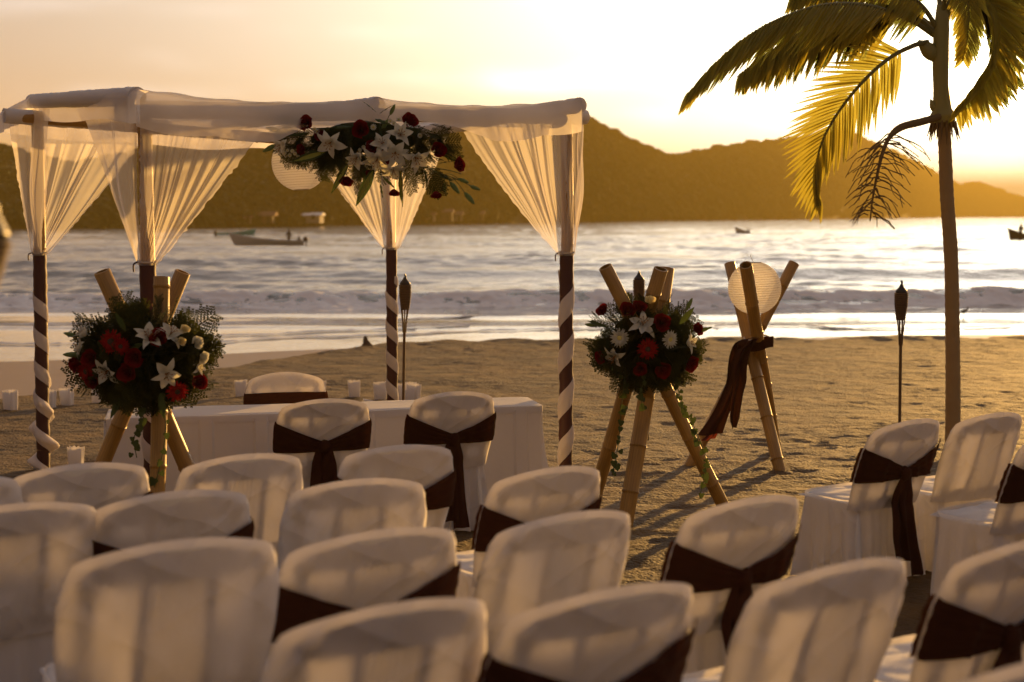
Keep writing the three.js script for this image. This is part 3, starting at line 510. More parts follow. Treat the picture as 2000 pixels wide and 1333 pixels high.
{ // sash knotted round the right tripod
  const c = at(1474, 672, 11.5), t = thing('sash', 'brown cloth sash knotted round the right tripod with two hanging ends', 'sash', c.clone());
  wpart('band', grid(40, 8, (u, v) => { const a = u * 2 * Math.PI; return V(c.x + 0.02 + Math.cos(a) * (0.125 + 0.01 * Math.sin(a * 5)), c.y + (0.5 - v) * 0.085 + 0.02 * Math.cos(a) + 0.006 * Math.sin(v * 12 + a * 3), c.z + Math.sin(a) * 0.11); }, [1, 0.1], true), M.sash, t);
  const hang = (pts, ws, seed, mat) => { const k = new THREE.CatmullRomCurve3(pts), wf = table(ws); wpart('sash_end', grid(14, 44, (u, v) => { const p = k.getPointAt(v), w = wf(v); return V(p.x + (u - 0.5) * 2 * w + 0.006 * noise(v * 6, seed), p.y + (u - 0.5) * 0.02, p.z + 0.026 * Math.sin(u * 8 + seed + v * 3) + 0.01 * noise(v * 7, u * 4, seed)); }), mat, t); };
  hang([at(1472, 660, 11.36), at(1448, 668, 11.35), at(1432, 740, 11.3), at(1412, 800, 11.28), at(1388, 850, 11.25)], [[0, 0.05], [0.25, 0.06], [0.5, 0.05], [0.85, 0.075], [1, 0.10]], 2, M.sash);
  hang([at(1470, 664, 11.3), at(1452, 690, 11.28), at(1442, 760, 11.25), at(1434, 836, 11.24)], [[0, 0.05], [0.3, 0.055], [0.9, 0.042], [1, 0.02]], 5, M.sash);
  hang([at(1410, 810, 11.31), at(1398, 835, 11.3), at(1385, 860, 11.3)], [[0, 0.01], [1, 0.055]], 8, M.sashThin);
  const kn = blob(1, 4, 0.25, 3); kn.scale(0.06, 0.05, 0.05); kn.translate(at(1455, 668, 11.33).x, c.y, at(1455, 668, 11.33).z); wpart('knot', kn, M.sash, t);
}
// ---- paper lanterns
function lantern(px, py, d, r, label, open, cord) {
  const c = at(px, py, d), t = thing('paper_lantern', label, 'lantern', c.clone(), 0, 'round paper lanterns'), h = 0.955 * r;
  const prof = [], N = 132, ribs = 22; for (let i = 0; i <= N; i++) { const y = lerp(-h, h, i / N), q = Math.sqrt(Math.max(0.0, r * r - (y * y))); prof.push(new THREE.Vector2(q * (1 + 0.022 * Math.abs(Math.cos(i / N * ribs * Math.PI)) - 0.022), y)); }
  part('paper_shade', new THREE.LatheGeometry(prof, 56), M.lantern, t);
  const rings = []; for (let k = 1; k < ribs; k++) { const y = lerp(-h, h, (k - 0.0) / ribs), q = Math.sqrt(r * r - y * y); rings.push(new THREE.TorusGeometry(q * 1.0, 0.0010, 4, 56).rotateX(Math.PI / 2).translate(0, y, 0)); }
  part('rib_wire', noUv(rings), M.wire, t);
  const fr = []; for (const sgn of [-1, 1]) fr.push(new THREE.TorusGeometry(Math.sqrt(r * r - h * h), 0.003, 5, 30).rotateX(Math.PI / 2).translate(0, sgn * h, 0));
  for (let k = 0; k < 3; k++) { const a = k * 2.094 + 0.7, pts = []; for (let i = 0; i <= 14; i++) { const y = lerp(-h, h, i / 14), q = Math.sqrt(r * r - y * y) * 0.97; pts.push(V(Math.cos(a) * q, y, Math.sin(a) * q)); } fr.push(sweep(pts, 0.0018, 4)); }
  part('wire_frame', noUv(fr), M.wire, t);
  part('cord', sweep(bez(V(0, h * 0.98, 0), V(cord[0], cord[1], cord[2]), 8), 0.0025, 5), M.rope, t);
  t.rotation.z = open; return t;
}
lantern(585, 318, 10.6, 0.207, 'round white paper lantern hanging under the gazebo behind the garland', 0.06, [0.05, 0.42, 0.3]);
lantern(1474, 563, 11.48, 0.214, 'round white paper lantern in the fork of the right bamboo tripod', 0.05, [-0.06, 0.28, 0.2]);
// ---- torches
function torch(px, d, rowTop, rowShoulder, label, lean = 0) {
  const s = at(px, rowShoulder, d), f = ground(at(px - lean, 900, d)), t = thing('garden_torch', label, 'torch', f, 0, 'bamboo garden torches'), H = s.y - f.y;
  const ax = V(s.x - f.x, 0, s.z - f.z), P = (y) => V(ax.x * y / H, y, ax.z * y / H);
  part('pole', sweep([P(0), P(H * 0.3), P(H * 0.6), P(H - 0.42)], 0.0125, 10), M.torchWood, t);
  for (let k = 0; k < 8; k++) { const a = k / 8 * 6.283, r0 = 0.013, r1 = 0.046; part('splint', sweep([[0, r0], [0.08, 0.016], [0.2, 0.030], [0.32, 0.044], [0.40, r1]].map(([y, r]) => P(H - 0.42 + y).add(V(Math.cos(a) * r, 0, Math.sin(a) * r))), 0.0045, 5), M.torchWood, t); }
  const bands = []; for (let k = 0; k < 15; k++) { const y = 0.205 + k * 0.0145, r = table([[0.2, 0.031], [0.32, 0.047], [0.42, 0.049]])(y); bands.push(new THREE.TorusGeometry(r, 0.0072, 5, 22).rotateX(Math.PI / 2).translate(ax.x, H - 0.42 + y, ax.z)); }
  part('basket', noUv(bands), M.torchWood, t);
  const hw = at(px, rowTop, d).y - s.y, cap = new THREE.LatheGeometry([[0.0, -0.06], [0.036, -0.05], [0.044, 0], [0.047, 0.006], [0.042, 0.014], [0.018, 0.042], [0.014, 0.055], [0.012, 0.06], [0, 0.06]].map((p) => new THREE.Vector2(...p)), 20); cap.translate(ax.x, H, ax.z); part('cap', cap, M.torchMetal, t);
  part('wick', sweep([V(ax.x, H + 0.05, ax.z), V(ax.x + 0.004, H + hw * 0.8, ax.z), V(ax.x - 0.003, H + hw, ax.z)], 0.009, 7), M.torchMetal, t);
  return t;
}
torch(791, 12.2, 536, 555, 'dark bamboo torch standing beside the thin back gazebo post', 5);
torch(1248, 12.9, 530, 546, 'bamboo torch behind the middle flower tripod, only its head and foot showing', -18);
torch(1761, 11.2, 548, 571, 'bamboo torch standing alone on the sand left of the palm trunk', 4);
{ const t = torch(-24, 2.7, 444, 478, 'dark out of focus torch head cut by the left edge of the photo'); t.rotation.z = -0.3; t.position.x -= 1.63 * Math.sin(0.3) + 0.018; t.position.y += 1.63 * (1 - Math.cos(0.3)) + 0.03; }
// ---- paper bag luminarias
{
  const bag = (seed) => {
    const w = 0.068, h = 0.215, n = 60;
    return mergeGeometries([grid(n, 16, (u, v) => { const a = u * 2 * Math.PI, c = Math.cos(a), s = Math.sin(a), q = Math.pow(Math.pow(Math.abs(c), 5) + Math.pow(Math.abs(s), 5), -0.2), k = 1 + 0.16 * v + 0.06 * noise(c * 1.5 + seed, v * 2, s), gus = 1 - 0.22 * Math.exp(-(s * s) / 0.06) * v; return V(c * q * w * k * gus, v * h * (1 + (v > 0.9 ? 0.05 * noise(a * 4, seed) : 0)), s * q * w * 0.72 * k); }, [1, 1], true),
      new THREE.BoxGeometry(w * 1.9, 0.004, w * 1.35).translate(0, 0.004, 0)].map((g) => { g = g.toNonIndexed(); return g; }));
  };
  const protos = [1, 2, 3].map((s) => [bag(s), s]), cyl = new THREE.LatheGeometry([[0, 0], [0.028, 0], [0.028, 0.07], [0.02, 0.073], [0, 0.068]].map((p) => new THREE.Vector2(...p)), 16).translate(0, 0.006, 0);
  const list = [[20, 802, 'white paper bag candle holder at the far left edge of the sand', 1.1], [96, 797, 'white paper bag half hidden by the wrapped left gazebo post', 1], [131, 793, 'white paper bag standing right of the wrapped left gazebo post', 1], [191, 787, 'white paper bag glimpsed beneath the left edge of the left bouquet', 1], [148, 914, 'nearest white paper bag, standing before the table end at left', 0.85], [472, 775, 'white paper bag beside the left shoulder of the chair behind the table', 1], [624, 776, 'white paper bag half hidden by the right shoulder of the chair behind the table', 1], [692, 776, 'white paper bag alone on the sand between chair and thin post', 1], [743, 781, 'white paper bag immediately left of the thin back post', 1.05], [733, 792, 'small fallen white paper bag just above the table edge', 0.75], [783, 783, 'white paper bag wedged between the thin post and the torch', 1], [799, 788, 'short white paper bag right in front of the torch pole', 0.8], [808, 786, 'white paper bag rightmost of the cluster by the torch', 1.05], [803, 776, 'white paper bag at the back of the cluster by the torch', 0.9]];
  const mk = new Map();
  list.forEach(([px, row, label, sc], i) => {
    const k = i % 3; let o; if (!mk.has(k)) { o = thing('paper_bag', label, 'paper bag', V(0, 0, 0), 0, 'white paper bag luminarias on the sand'); part('bag', protos[k][0], M.paper, o); part('candle', cyl, M.candle, o); mk.set(k, o); } else { o = mk.get(k).clone(); o.name = numbered('paper_bag'); scene.add(o); }
    let d = 13; for (let q = 0; q < 30; q++) { const y = at(px, row, d).y; d += (y - gy(0, d)) * 3; }
    const p = at(px, row, d); o.position.set(p.x, p.y - 0.005, p.z); o.rotation.set(0, (i * 1.3) % 1.2 - 0.5, i === 9 ? 1.35 : 0.05 * Math.sin(i * 4)); o.scale.setScalar(sc * 0.93); o.userData = { ...o.userData, label };
  });
}
// ---- flowers
const sc = (g, s) => g.clone().scale(s, s, s);
function petal(L, w, recurve, cup, tip = 1) {                // grows along +y, opens towards +z at the tip
  return grid(8, 12, (u, v) => { const x = (u - 0.5) * 2, ww = w * Math.pow(Math.sin(Math.PI * Math.pow(clamp(v * 0.96 + 0.02), 0.72)), 0.8) * tip, a = recurve * v * v; return V(x * ww, L * (v - 0.18 * a * v), L * 0.45 * a * v - cup * ww * (1 - x * x) * 1.0 + 0.003 * Math.sin(v * 14 + x * 4) * Math.abs(x)); });
}
const lilyPetals = [petal(0.098, 0.027, 1.0, -0.4), petal(0.098, 0.020, 1.15, -0.4), petal(0.092, 0.026, 0.75, -0.5)];
const stamenGeo = (() => { const l = []; for (let k = 0; k < 6; k++) { const a = k * 1.047 + 0.2, p = curve([V(0, 0, 0), V(Math.cos(a) * 0.008, 0.035, Math.sin(a) * 0.008), V(Math.cos(a) * 0.02, 0.06, Math.sin(a) * 0.02)], 5); l.push(sweep(p, 0.0012, 4)); l.push(new THREE.SphereGeometry(0.0038, 6, 5).scale(1.6, 0.7, 0.7).rotateY(-a).translate(p[5].x, p[5].y, p[5].z)); } return noUv(l); })();
const budGeo = new THREE.LatheGeometry([[0, 0], [0.006, 0.004], [0.013, 0.025], [0.014, 0.045], [0.009, 0.07], [0.003, 0.083], [0, 0.085]].map((p) => new THREE.Vector2(...p)), 12);
const frame = (dir, roll = 0) => new THREE.Quaternion().setFromUnitVectors(V(0, 1, 0), dir.clone().normalize()).multiply(new THREE.Quaternion().setFromAxisAngle(V(0, 1, 0), roll));
function lily(root, p, dir, s, seed, mat = M.petalWhite) {
  const f = new THREE.Group(); f.name = 'lily'; f.position.copy(p); f.quaternion.copy(frame(dir, seed)); f.scale.setScalar(s * 1.0); root.add(f);
  for (let k = 0; k < 6; k++) { const m = part('petal', lilyPetals[k % 2 ? 1 : seed % 2 ? 0 : 2], mat, f), q = new THREE.Quaternion().setFromAxisAngle(V(0, 1, 0), k * 1.047 + 0.15 * Math.sin(seed * 3 + k)); m.quaternion.copy(q).multiply(new THREE.Quaternion().setFromAxisAngle(V(1, 0, 0), 0.70 + 0.22 * Math.sin(seed * 2.9) + 0.24 * Math.sin(seed * 1.7 + k * 2.3) + (k % 2 ? 0.1 : 0))); }
  part('stamen', stamenGeo, M.stamen, f); return f;
}
const gerbGeos = [0, 1].map((ring) => { const l = []; const n = ring ? 16 : 20; for (let k = 0; k < n; k++) { const g = petal(ring ? 0.040 : 0.056, 0.0072, ring ? -0.25 : 0.28, 0.25); g.rotateX(ring ? 1.02 : 1.36 + 0.1 * Math.sin(k * 5)); g.rotateY(k / n * 6.283 + ring * 0.15 + 0.05 * Math.sin(k * 3)); l.push(g); } return mergeGeometries(l); });
const gerbDisk = mergeGeometries([new THREE.SphereGeometry(0.013, 14, 8).scale(1, 0.5, 1).translate(0, 0.008, 0)]);
function gerbera(root, p, dir, s, seed, mat, disk) {
  const f = new THREE.Group(); f.name = 'gerbera'; f.position.copy(p); f.quaternion.copy(frame(dir, seed)); f.scale.setScalar(s * 1.15); root.add(f);
  for (const g of gerbGeos) part('petal_ring', g, mat, f); part('disk', gerbDisk, disk, f); return f;
}
const roseGeos = [1, 2].map((seed) => { const l = []; for (let k = 0; k < 17; k++) { const t = k / 16, R = 0.006 + 0.026 * t, H = 0.046 - 0.010 * t, a0 = k * 2.4 + seed; l.push(grid(8, 7, (u, v) => { const a = a0 + (u - 0.5) * (2.4 - 0.7 * t), e = Math.sin(Math.PI * u), r = R * (0.35 + 0.65 * Math.sin(v * 1.45)) * (1 + 0.28 * t * v * v * v) + 0.002 * Math.sin(u * 9 + k); return V(Math.cos(a) * r, v * H * (0.72 + 0.28 * e) - 0.004 * t * v * v, Math.sin(a) * r); })); } return mergeGeometries(l); });
function rose(root, p, dir, s, seed, mat = M.petalRose, name = 'rose') { const m = part(name, roseGeos[seed % 2], mat, root); m.position.copy(p); m.quaternion.copy(frame(dir, seed * 1.3)); m.scale.setScalar(s * 1.18); return m; }
const daisyGeo = (() => { const l = []; for (let k = 0; k < 12; k++) { const g = petal(0.013, 0.0030, 0.1, 0.1); g.rotateX(1.35); g.rotateY(k / 12 * 6.283); l.push(g); } return mergeGeometries(l); })(), daisyDisk = new THREE.SphereGeometry(0.0045, 8, 5).scale(1, 0.6, 1).translate(0, 0.002, 0);
function daisy(root, p, dir, s, seed) { const f = new THREE.Group(); f.name = 'daisy'; f.position.copy(p); f.quaternion.copy(frame(dir, seed)); f.scale.setScalar(s); root.add(f); part('petal_ring', daisyGeo, M.petalWhite, f); part('disk', daisyDisk, M.diskGold, f); return f; }
function bud(root, a, b, s, mat = M.bud) { const f = new THREE.Group(); f.name = 'lily_bud'; f.position.copy(b); f.quaternion.copy(frame(b.clone().sub(a))); f.scale.setScalar(s); root.add(f); part('bud', budGeo, mat, f); const st = sweep(bez(a, b, 6, -0.01), 0.0022, 5); st.translate(-b.x, -b.y, -b.z); st.applyQuaternion(f.quaternion.clone().invert()); st.scale(1 / s, 1 / s, 1 / s); part('stem', st, M.stem, f); return f; }
function leafGeo(L, w, bend, fold = 0.25) { return grid(6, 14, (u, v) => { const x = (u - 0.5) * 2, ww = w * Math.pow(Math.sin(Math.PI * Math.pow(clamp(v * 0.97 + 0.015), 0.8)), 0.9); return V(x * ww, L * (v - 0.15 * bend * v * v), L * bend * v * v * 0.5 + Math.abs(x) * ww * fold + 0.002 * Math.sin(v * 20) * x); }); }
function stripedLeaf(root, p, dir, L, w, bend, roll) { // long pointed leaf with a pale middle
  const f = new THREE.Group(); f.name = 'striped_leaf'; f.position.copy(p); f.quaternion.copy(frame(dir, roll)); root.add(f);
  part('blade', leafGeo(L, w, bend), M.leaf, f); const g = leafGeo(L * 0.86, w * 0.5, bend * 0.93); g.translate(0, L * 0.05, 0.0016); part('pale_band', g, M.leafPale, f); const h = leafGeo(L * 0.86, w * 0.5, bend * 0.93); h.translate(0, L * 0.05, -0.0016); part('pale_band', h, M.leafPale, f); return f;
}
function plainLeaf(root, p, dir, L, w, bend, roll, mat = M.leaf) { const m = part('leaf', leafGeo(L, w, bend), mat, root); m.position.copy(p); m.quaternion.copy(frame(dir, roll)); return m; }
const sprigs = [1, 2, 3, 4].map((seed) => { // flat feathery conifer spray, unit length
  const r = rng(seed * 31), l = [], main = []; for (let i = 0; i <= 8; i++) main.push(V(0.05 * Math.sin(i * 0.5 + seed), i / 8, 0.10 * (i / 8) ** 2)); l.push(sweep(main, (s) => 0.010 * (1 - 0.7 * s), 4, false));
  const needle = (a, dir, L) => { const side = V(dir.y, -dir.x, 0.3 * (r() - 0.5)).normalize(), b = a.clone().addScaledVector(dir, L), m = a.clone().lerp(b, 0.45), g = new THREE.BufferGeometry(), w = 0.016; const q = [a, m.clone().addScaledVector(side, w), b, a, b, m.clone().addScaledVector(side, -w)]; g.setAttribute('position', new THREE.Float32BufferAttribute(q.flatMap((p) => [p.x, p.y, p.z]), 3)); g.computeVertexNormals(); l.push(g); };
  for (let k = 1; k < 13; k++) for (const sd of [-1, 1]) {
    const t = k / 13, o = main[Math.floor(t * 8)].clone().lerp(main[Math.min(8, Math.floor(t * 8) + 1)], (t * 8) % 1), L = 0.40 * Math.sin(Math.PI * (0.18 + 0.75 * t)) * (0.7 + 0.5 * r()), d = V(sd * 0.78, 0.62, 0.25 * (r() - 0.5)).normalize();
    const n = Math.max(3, Math.round(L * 22)); for (let j = 0; j <= n; j++) { const p = o.clone().addScaledVector(d, L * j / n); for (const s2 of [-1, 1]) { const dd = d.clone().applyAxisAngle(V(0, 0, 1), s2 * (0.75 - 0.3 * j / n) + 0.2 * (r() - 0.5)); dd.z += 0.3 * (r() - 0.5); needle(p, dd.normalize(), 0.085 * (1.1 - 0.5 * j / n)); } }
  }
  return noUv(l);
});
function foliage(root, list, mat, name = 'foliage') { // list of [pos, dir, length, roll, variant]
  for (let k = 0; k < sprigs.length; k++) {
    const l = list.filter((e) => e[4] % sprigs.length === k); if (!l.length) continue; const im = new THREE.InstancedMesh(sprigs[k], mat, l.length), m4 = new THREE.Matrix4(), c = new THREE.Color();
    l.forEach(([p, d, L, roll], i) => { m4.compose(p, frame(d, roll), V(L, L, L)); im.setMatrixAt(i, m4); const g = 0.75 + 0.6 * hash(i, k, 9); im.setColorAt(i, c.setRGB(g * 1.05, g, g * 0.8)); });
    im.name = name; im.userData.kind = 'stuff'; shadowed(im); root.add(im);
  }
}
const ivyGeo = (() => { const s = new THREE.Shape(); s.moveTo(0, 0); s.bezierCurveTo(0.3, -0.2, 0.6, 0.0, 0.55, 0.25); s.lineTo(0.42, 0.4); s.bezierCurveTo(0.5, 0.6, 0.25, 0.8, 0, 1.05); s.bezierCurveTo(-0.25, 0.8, -0.5, 0.6, -0.42, 0.4); s.lineTo(-0.55, 0.25); s.bezierCurveTo(-0.6, 0, -0.3, -0.2, 0, 0); return new THREE.ShapeGeometry(s, 5).scale(0.042, 0.042, 0.042); })();
function vine(root, pts, seed, n) { // trailing ivy
  const r = rng(seed), c = curve(pts, 40); part('vine_stem', sweep(c, 0.0028, 5), M.stem, root);
  for (let i = 0; i < n; i++) { const p = c[Math.floor(i / n * 40)], m = part('leaf', ivyGeo, M.leaf, root), s = 0.6 + 0.55 * r(); m.position.copy(p).add(V((r() - 0.5) * 0.035, (r() - 0.5) * 0.02, 0.012 + 0.02 * r())); m.quaternion.setFromEuler(new THREE.Euler((r() - 0.5) * 1.2, (r() - 0.5) * 1.6, 2.4 + r() * 1.6)); m.scale.setScalar(s); }
}
const OUT = (x, y, z = 1) => V(x, y, z).normalize();
function bouquet(label, px, py, d, items, seed, rx, ry, rz, n, drop) {
  const c = at(px, py, d), t = thing('flower_bouquet', label, 'bouquet', c.clone(), 0, 'flower bouquets on the bamboo tripods'), r = rng(seed), m = F / d;
  const L = (x, y, f = 0.75) => { const X = (x - px) / m, Y = -(y - py) / m, q = clamp(1 - (X / rx) ** 2 - (Y / ry) ** 2, 0.02, 1); return V(X, Y, rz * Math.sqrt(q) * f + 0.05); };
  const list = [];
  for (let i = 0; i < n; i++) { const a = r() * 6.283, z = r() * 1.5 - 0.45, q = Math.sqrt(Math.max(0, 1 - z * z)), dir = V(Math.cos(a) * q, Math.sin(a) * q * 0.95 - drop * r(), z).normalize(), s = 0.16 + 0.24 * r(); list.push([V(dir.x * rx * s, dir.y * ry * s, dir.z * rz * s), dir.clone().add(V((r() - 0.5) * 0.5, (r() - 0.5) * 0.5 - 0.12, (r() - 0.5) * 0.4)).normalize(), (0.50 + 0.36 * r()) * Math.min(rx, ry) * (1 + 0.22 * (Math.abs(dir.x) ** 3)), r() * 6.28, i]); }
  foliage(t, list, M.cedar);
  const core = blob(1, seed, 0.25, 3); core.scale(rx * 0.58, ry * 0.58, rz * 0.5); part('foam_core', core, M.cedar, t);
  items.forEach((e, i) => {
    const [k, x, y, s, dx = 0, dy = 0, dz = 1] = e, p = L(x, y, k === 'bud' ? 0.5 : 1.04), dir = OUT(dx + p.x * 0.9, dy + p.y * 0.9, dz);
    if (k === 'lily') lily(t, p, dir, s, i + seed); else if (k === 'red') gerbera(t, p, dir, s, i, M.petalRed, M.diskDark); else if (k === 'white') gerbera(t, p, dir, s, i, M.petalWhite, M.diskGold); else if (k === 'rose') rose(t, p, dir, s, i); else if (k === 'cream') rose(t, p, dir, s, i, M.petalCream, 'cream_rose');
    else if (k === 'mum') rose(t, p, dir, s, i, M.petalWhite, 'white_carnation');
    else if (k === 'bud') bud(t, p.clone().add(V(-dx * 0.09, -dy * 0.09, -0.02)), p, s);
    else if (k === 'leaf') plainLeaf(t, p, V(dx, dy, 0.35).normalize(), 0.13 * s, 0.017 * s, 0.3, i);
  });
  return t;
}
const b1 = bouquet('dark bouquet of red gerberas and white lilies on the left tripod', 286, 690, 7.76, [['lily', 237, 713, 1.0, -0.2, -0.3, 0.8], ['lily', 344, 720, 1.0, 0.3, -0.1, 0.8], ['lily', 315, 655, 1.05, 0.1, 0.5, 0.7], ['lily', 352, 648, 0.95, 0.5, 0.7, 0.6], ['lily', 188, 650, 0.8, -0.7, 0.7, 0.3], ['lily', 178, 672, 0.7, -1, 0.2, 0.3], ['red', 243, 660, 1.15, -0.1, 0.2], ['red', 190, 718, 1.1, -0.5, -0.1], ['red', 262, 668, 0.85, 0.2, 0.0], ['red', 360, 757, 1.05, 0.3, -0.25], ['rose', 204, 690, 1.1], ['rose', 290, 688, 1.15], ['rose', 276, 716, 1.2], ['rose', 333, 652, 1.1], ['rose', 396, 738, 1.05, 0.6, 0], ['rose', 172, 704, 1.0, -0.6, 0], ['rose', 203, 736, 0.9], ['cream', 376, 640, 0.6, 0.5, 0.6], ['cream', 372, 662, 0.55, 0.7, 0.4], ['mum', 397, 665, 0.8, 0.7, 0.3], ['mum', 406, 692, 0.75, 0.9, 0.0], ['lily', 398, 712, 0.6, 0.9, 0.1, 0.5], ['bud', 170, 690, 1.15, -1, 0.05], ['bud', 160, 655, 0.9, -1, 0.3], ['bud', 270, 676, 1.0, 0.5, 0.2], ['leaf', 270, 640, 1, -0.3, 1], ['leaf', 330, 760, 1.1, 0.2, -1], ['leaf', 250, 770, 1, -0.3, -1]], 41, 0.39, 0.31, 0.22, 230, 0.5);
vine(b1, [V(0.03, -0.28, 0.17), V(0.0, -0.36, 0.19), V(-0.03, -0.45, 0.19), V(-0.02, -0.55, 0.18)], 3, 10); vine(b1, [V(0.12, -0.2, 0.16), V(0.13, -0.4, 0.14), V(0.09, -0.6, 0.12), V(0.06, -0.72, 0.14)], 8, 8);
const b2 = bouquet('round bouquet with two white gerberas and one central red gerbera on the middle tripod', 1262, 668, 8.9, [['white', 1205, 654, 1.05, -0.2, 0], ['white', 1299, 656, 0.98, 0.5, -0.05], ['red', 1257, 674, 1.15, 0, -0.05], ['lily', 1248, 630, 1.1, 0.1, 0.5, 0.8], ['lily', 1333, 664, 0.85, 0.7, 0.1, 0.5], ['lily', 1198, 688, 0.95, -0.5, -0.5, 0.6], ['rose', 1221, 605, 1.15, 0, 0.4], ['rose', 1241, 600, 1.0, 0.2, 0.6], ['rose', 1284, 625, 1.25], ['rose', 1180, 608, 1.0, -0.6, 0.6], ['rose', 1286, 710, 1.2, 0, -0.3], ['rose', 1338, 702, 1.15, 0.4, -0.2], ['rose', 1244, 712, 1.0], ['rose', 1174, 693, 0.9, -0.6, 0], ['rose', 1350, 640, 1.0, 0.7, 0.2], ['cream', 1264, 588, 0.8, 0, 1], ['bud', 1166, 634, 1.0, -1, 0.1], ['bud', 1338, 604, 1.0, 0.45, 1], ['bud', 1196, 695, 1.0, -0.1, -0.7], ['leaf', 1320, 628, 1.2, 0.6, 0.9], ['leaf', 1180, 634, 1.1, -1, 0.2], ['leaf', 1352, 646, 0.9, 1, 0.5]], 43, 0.345, 0.29, 0.22, 230, 0.45);
vine(b2, [V(0.17, -0.22, 0.12), V(0.22, -0.38, 0.14), V(0.29, -0.52, 0.15), V(0.37, -0.74, 0.12), V(0.335, -0.98, 0.1)], 5, 26); vine(b2, [V(-0.14, -0.2, 0.1), V(-0.16, -0.45, 0.06), V(-0.18, -0.7, 0.03), V(-0.21, -0.85, 0.02)], 6, 16); vine(b2, [V(-0.02, -0.2, 0.2), V(-0.05, -0.3, 0.2), V(-0.03, -0.4, 0.2)], 7, 6);
{ // garland on the front beam
  const px = 715, py = 275, d = 8.98, m = F / d, c = at(px, py, d), t = thing('flower_garland', 'hanging garland of white lilies, red roses and striped leaves on the gazebo front beam', 'garland', c.clone()), r = rng(97);
  const L = (x, y, z = 0.12) => V((x - px) / m, -(y - py) / m, z);
  const list = []; for (let i = 0; i < 120; i++) { const x = 585 + 260 * r(), y = 250 + 60 * r() - 0.0016 * (x - 715) ** 2 * 0.4, a = (x - 715) / 130 + (r() - 0.5) * 1.5, dir = V(Math.sin(a * 1.15), -Math.cos(a * 1.1) * 0.75 + 0.5 * (r() - 0.4), 0.5 * r()).normalize(); list.push([L(x, y, 0.02 + 0.08 * r()), dir, 0.10 + 0.11 * r(), r() * 6.28, i]); }
  for (const [x, y, dx, dy, l] of [[830, 280, 1, 0.1, 0.26], [850, 285, 1, -0.5, 0.22], [790, 310, 0.2, -1, 0.26], [700, 320, -0.1, -1, 0.24], [845, 320, 0.35, -1, 0.26], [660, 310, -0.7, -0.7, 0.18], [590, 285, -1, -0.2, 0.2], [820, 325, 0.6, -0.8, 0.24]]) for (let k = 0; k < 1; k++) list.push([L(x + k * 3, y, 0.06 + 0.04 * k), V(dx + 0.2 * (r() - 0.5), dy + 0.2 * (r() - 0.5), 0.25).normalize(), l * 0.85, r() * 6.28, k]);
  foliage(t, list, M.cedar);
  const core = blob(1, 9, 0.3, 3); core.scale(0.34, 0.09, 0.06); core.translate(0, 0.02, 0.03); part('foam_core', core, M.cedar, t);
  const put = { lily: (x, y, s, dx, dy, dz, i) => lily(t, L(x, y, 0.19), OUT(dx, dy, dz), s, i), rose: (x, y, s, dx, dy, dz, i) => rose(t, L(x, y, 0.14), OUT(dx, dy, dz), s, i), daisy: (x, y, s, dx, dy, dz, i) => daisy(t, L(x, y, 0.16), OUT(dx, dy, dz), s, i) };
  [['lily', 655, 280, 1.15, -0.2, -0.4, 0.8], ['lily', 566, 283, 1.0, -0.7, -0.5, 0.5], ['lily', 742, 310, 1.15, 0, -0.6, 0.7], ['lily', 785, 268, 1.05, 0.2, 0.2, 0.8], ['lily', 775, 300, 1.1, 0.1, -0.3, 0.8], ['lily', 812, 308, 1.15, 0.4, -0.4, 0.7], ['lily', 772, 330, 1.05, 0.1, -0.9, 0.5], ['lily', 705, 308, 1.0, -0.4, -0.5, 0.7], ['lily', 752, 285, 0.9, 0, 0.3, 0.8],
    ['rose', 606, 247, 1.1, -0.1, 0.2, 1], ['rose', 710, 258, 1.25, 0, 0.1, 1], ['rose', 800, 244, 1.2, 0.4, 0.5, 0.8], ['rose', 732, 290, 1.0, 0, 0.2, 1], ['rose', 759, 308, 1.15, 0.1, 0, 1], ['rose', 852, 296, 1.15, 0.5, 0.1, 0.8], ['rose', 889, 325, 1.15, 0.9, 0.1, 0.5], ['rose', 681, 347, 1.0, 0.1, -0.7, 0.6], ['rose', 772, 370, 0.8, 0, -1, 0.4], ['rose', 852, 374, 0.8, 0.1, -1, 0.4], ['rose', 600, 295, 0.8, -0.5, 0, 0.8], ['rose', 727, 336, 0.7, 0, -0.6, 0.8], ['rose', 632, 268, 0.8, 0, 0.2, 1],
    ['daisy', 734, 252, 1.7, 0, 0, 1], ['daisy', 742, 273, 1.7, 0, 0.2, 1], ['daisy', 766, 241, 1.3, 0.3, 0.5, 1], ['daisy', 773, 245, 1.3, 0.3, 0.2, 1], ['daisy', 782, 238, 1.3, 0.2, 0.6, 1], ['daisy', 822, 268, 1.4, 0.4, 0, 1], ['daisy', 627, 260, 1.5, 0, 0.4, 1], ['daisy', 622, 256, 1.2, -0.3, 0.3, 1], ['daisy', 715, 290, 1.2, 0, 0, 1], ['daisy', 565, 301, 1.1, -0.4, 0, 1], ['daisy', 574, 305, 1.1, 0, -0.3, 1], ['daisy', 584, 302, 1.1, 0.3, 0, 1], ['daisy', 579, 297, 1.1, 0, 0.3, 1], ['daisy', 590, 307, 1.0, 0, -0.3, 1], ['daisy', 570, 296, 1.0, -0.2, 0.4, 1], ['daisy', 708, 295, 1.1, -0.2, 0, 1], ['daisy', 722, 284, 1.1, 0.2, 0.2, 1]].forEach(([k, ...a], i) => put[k](...a, i + 3));
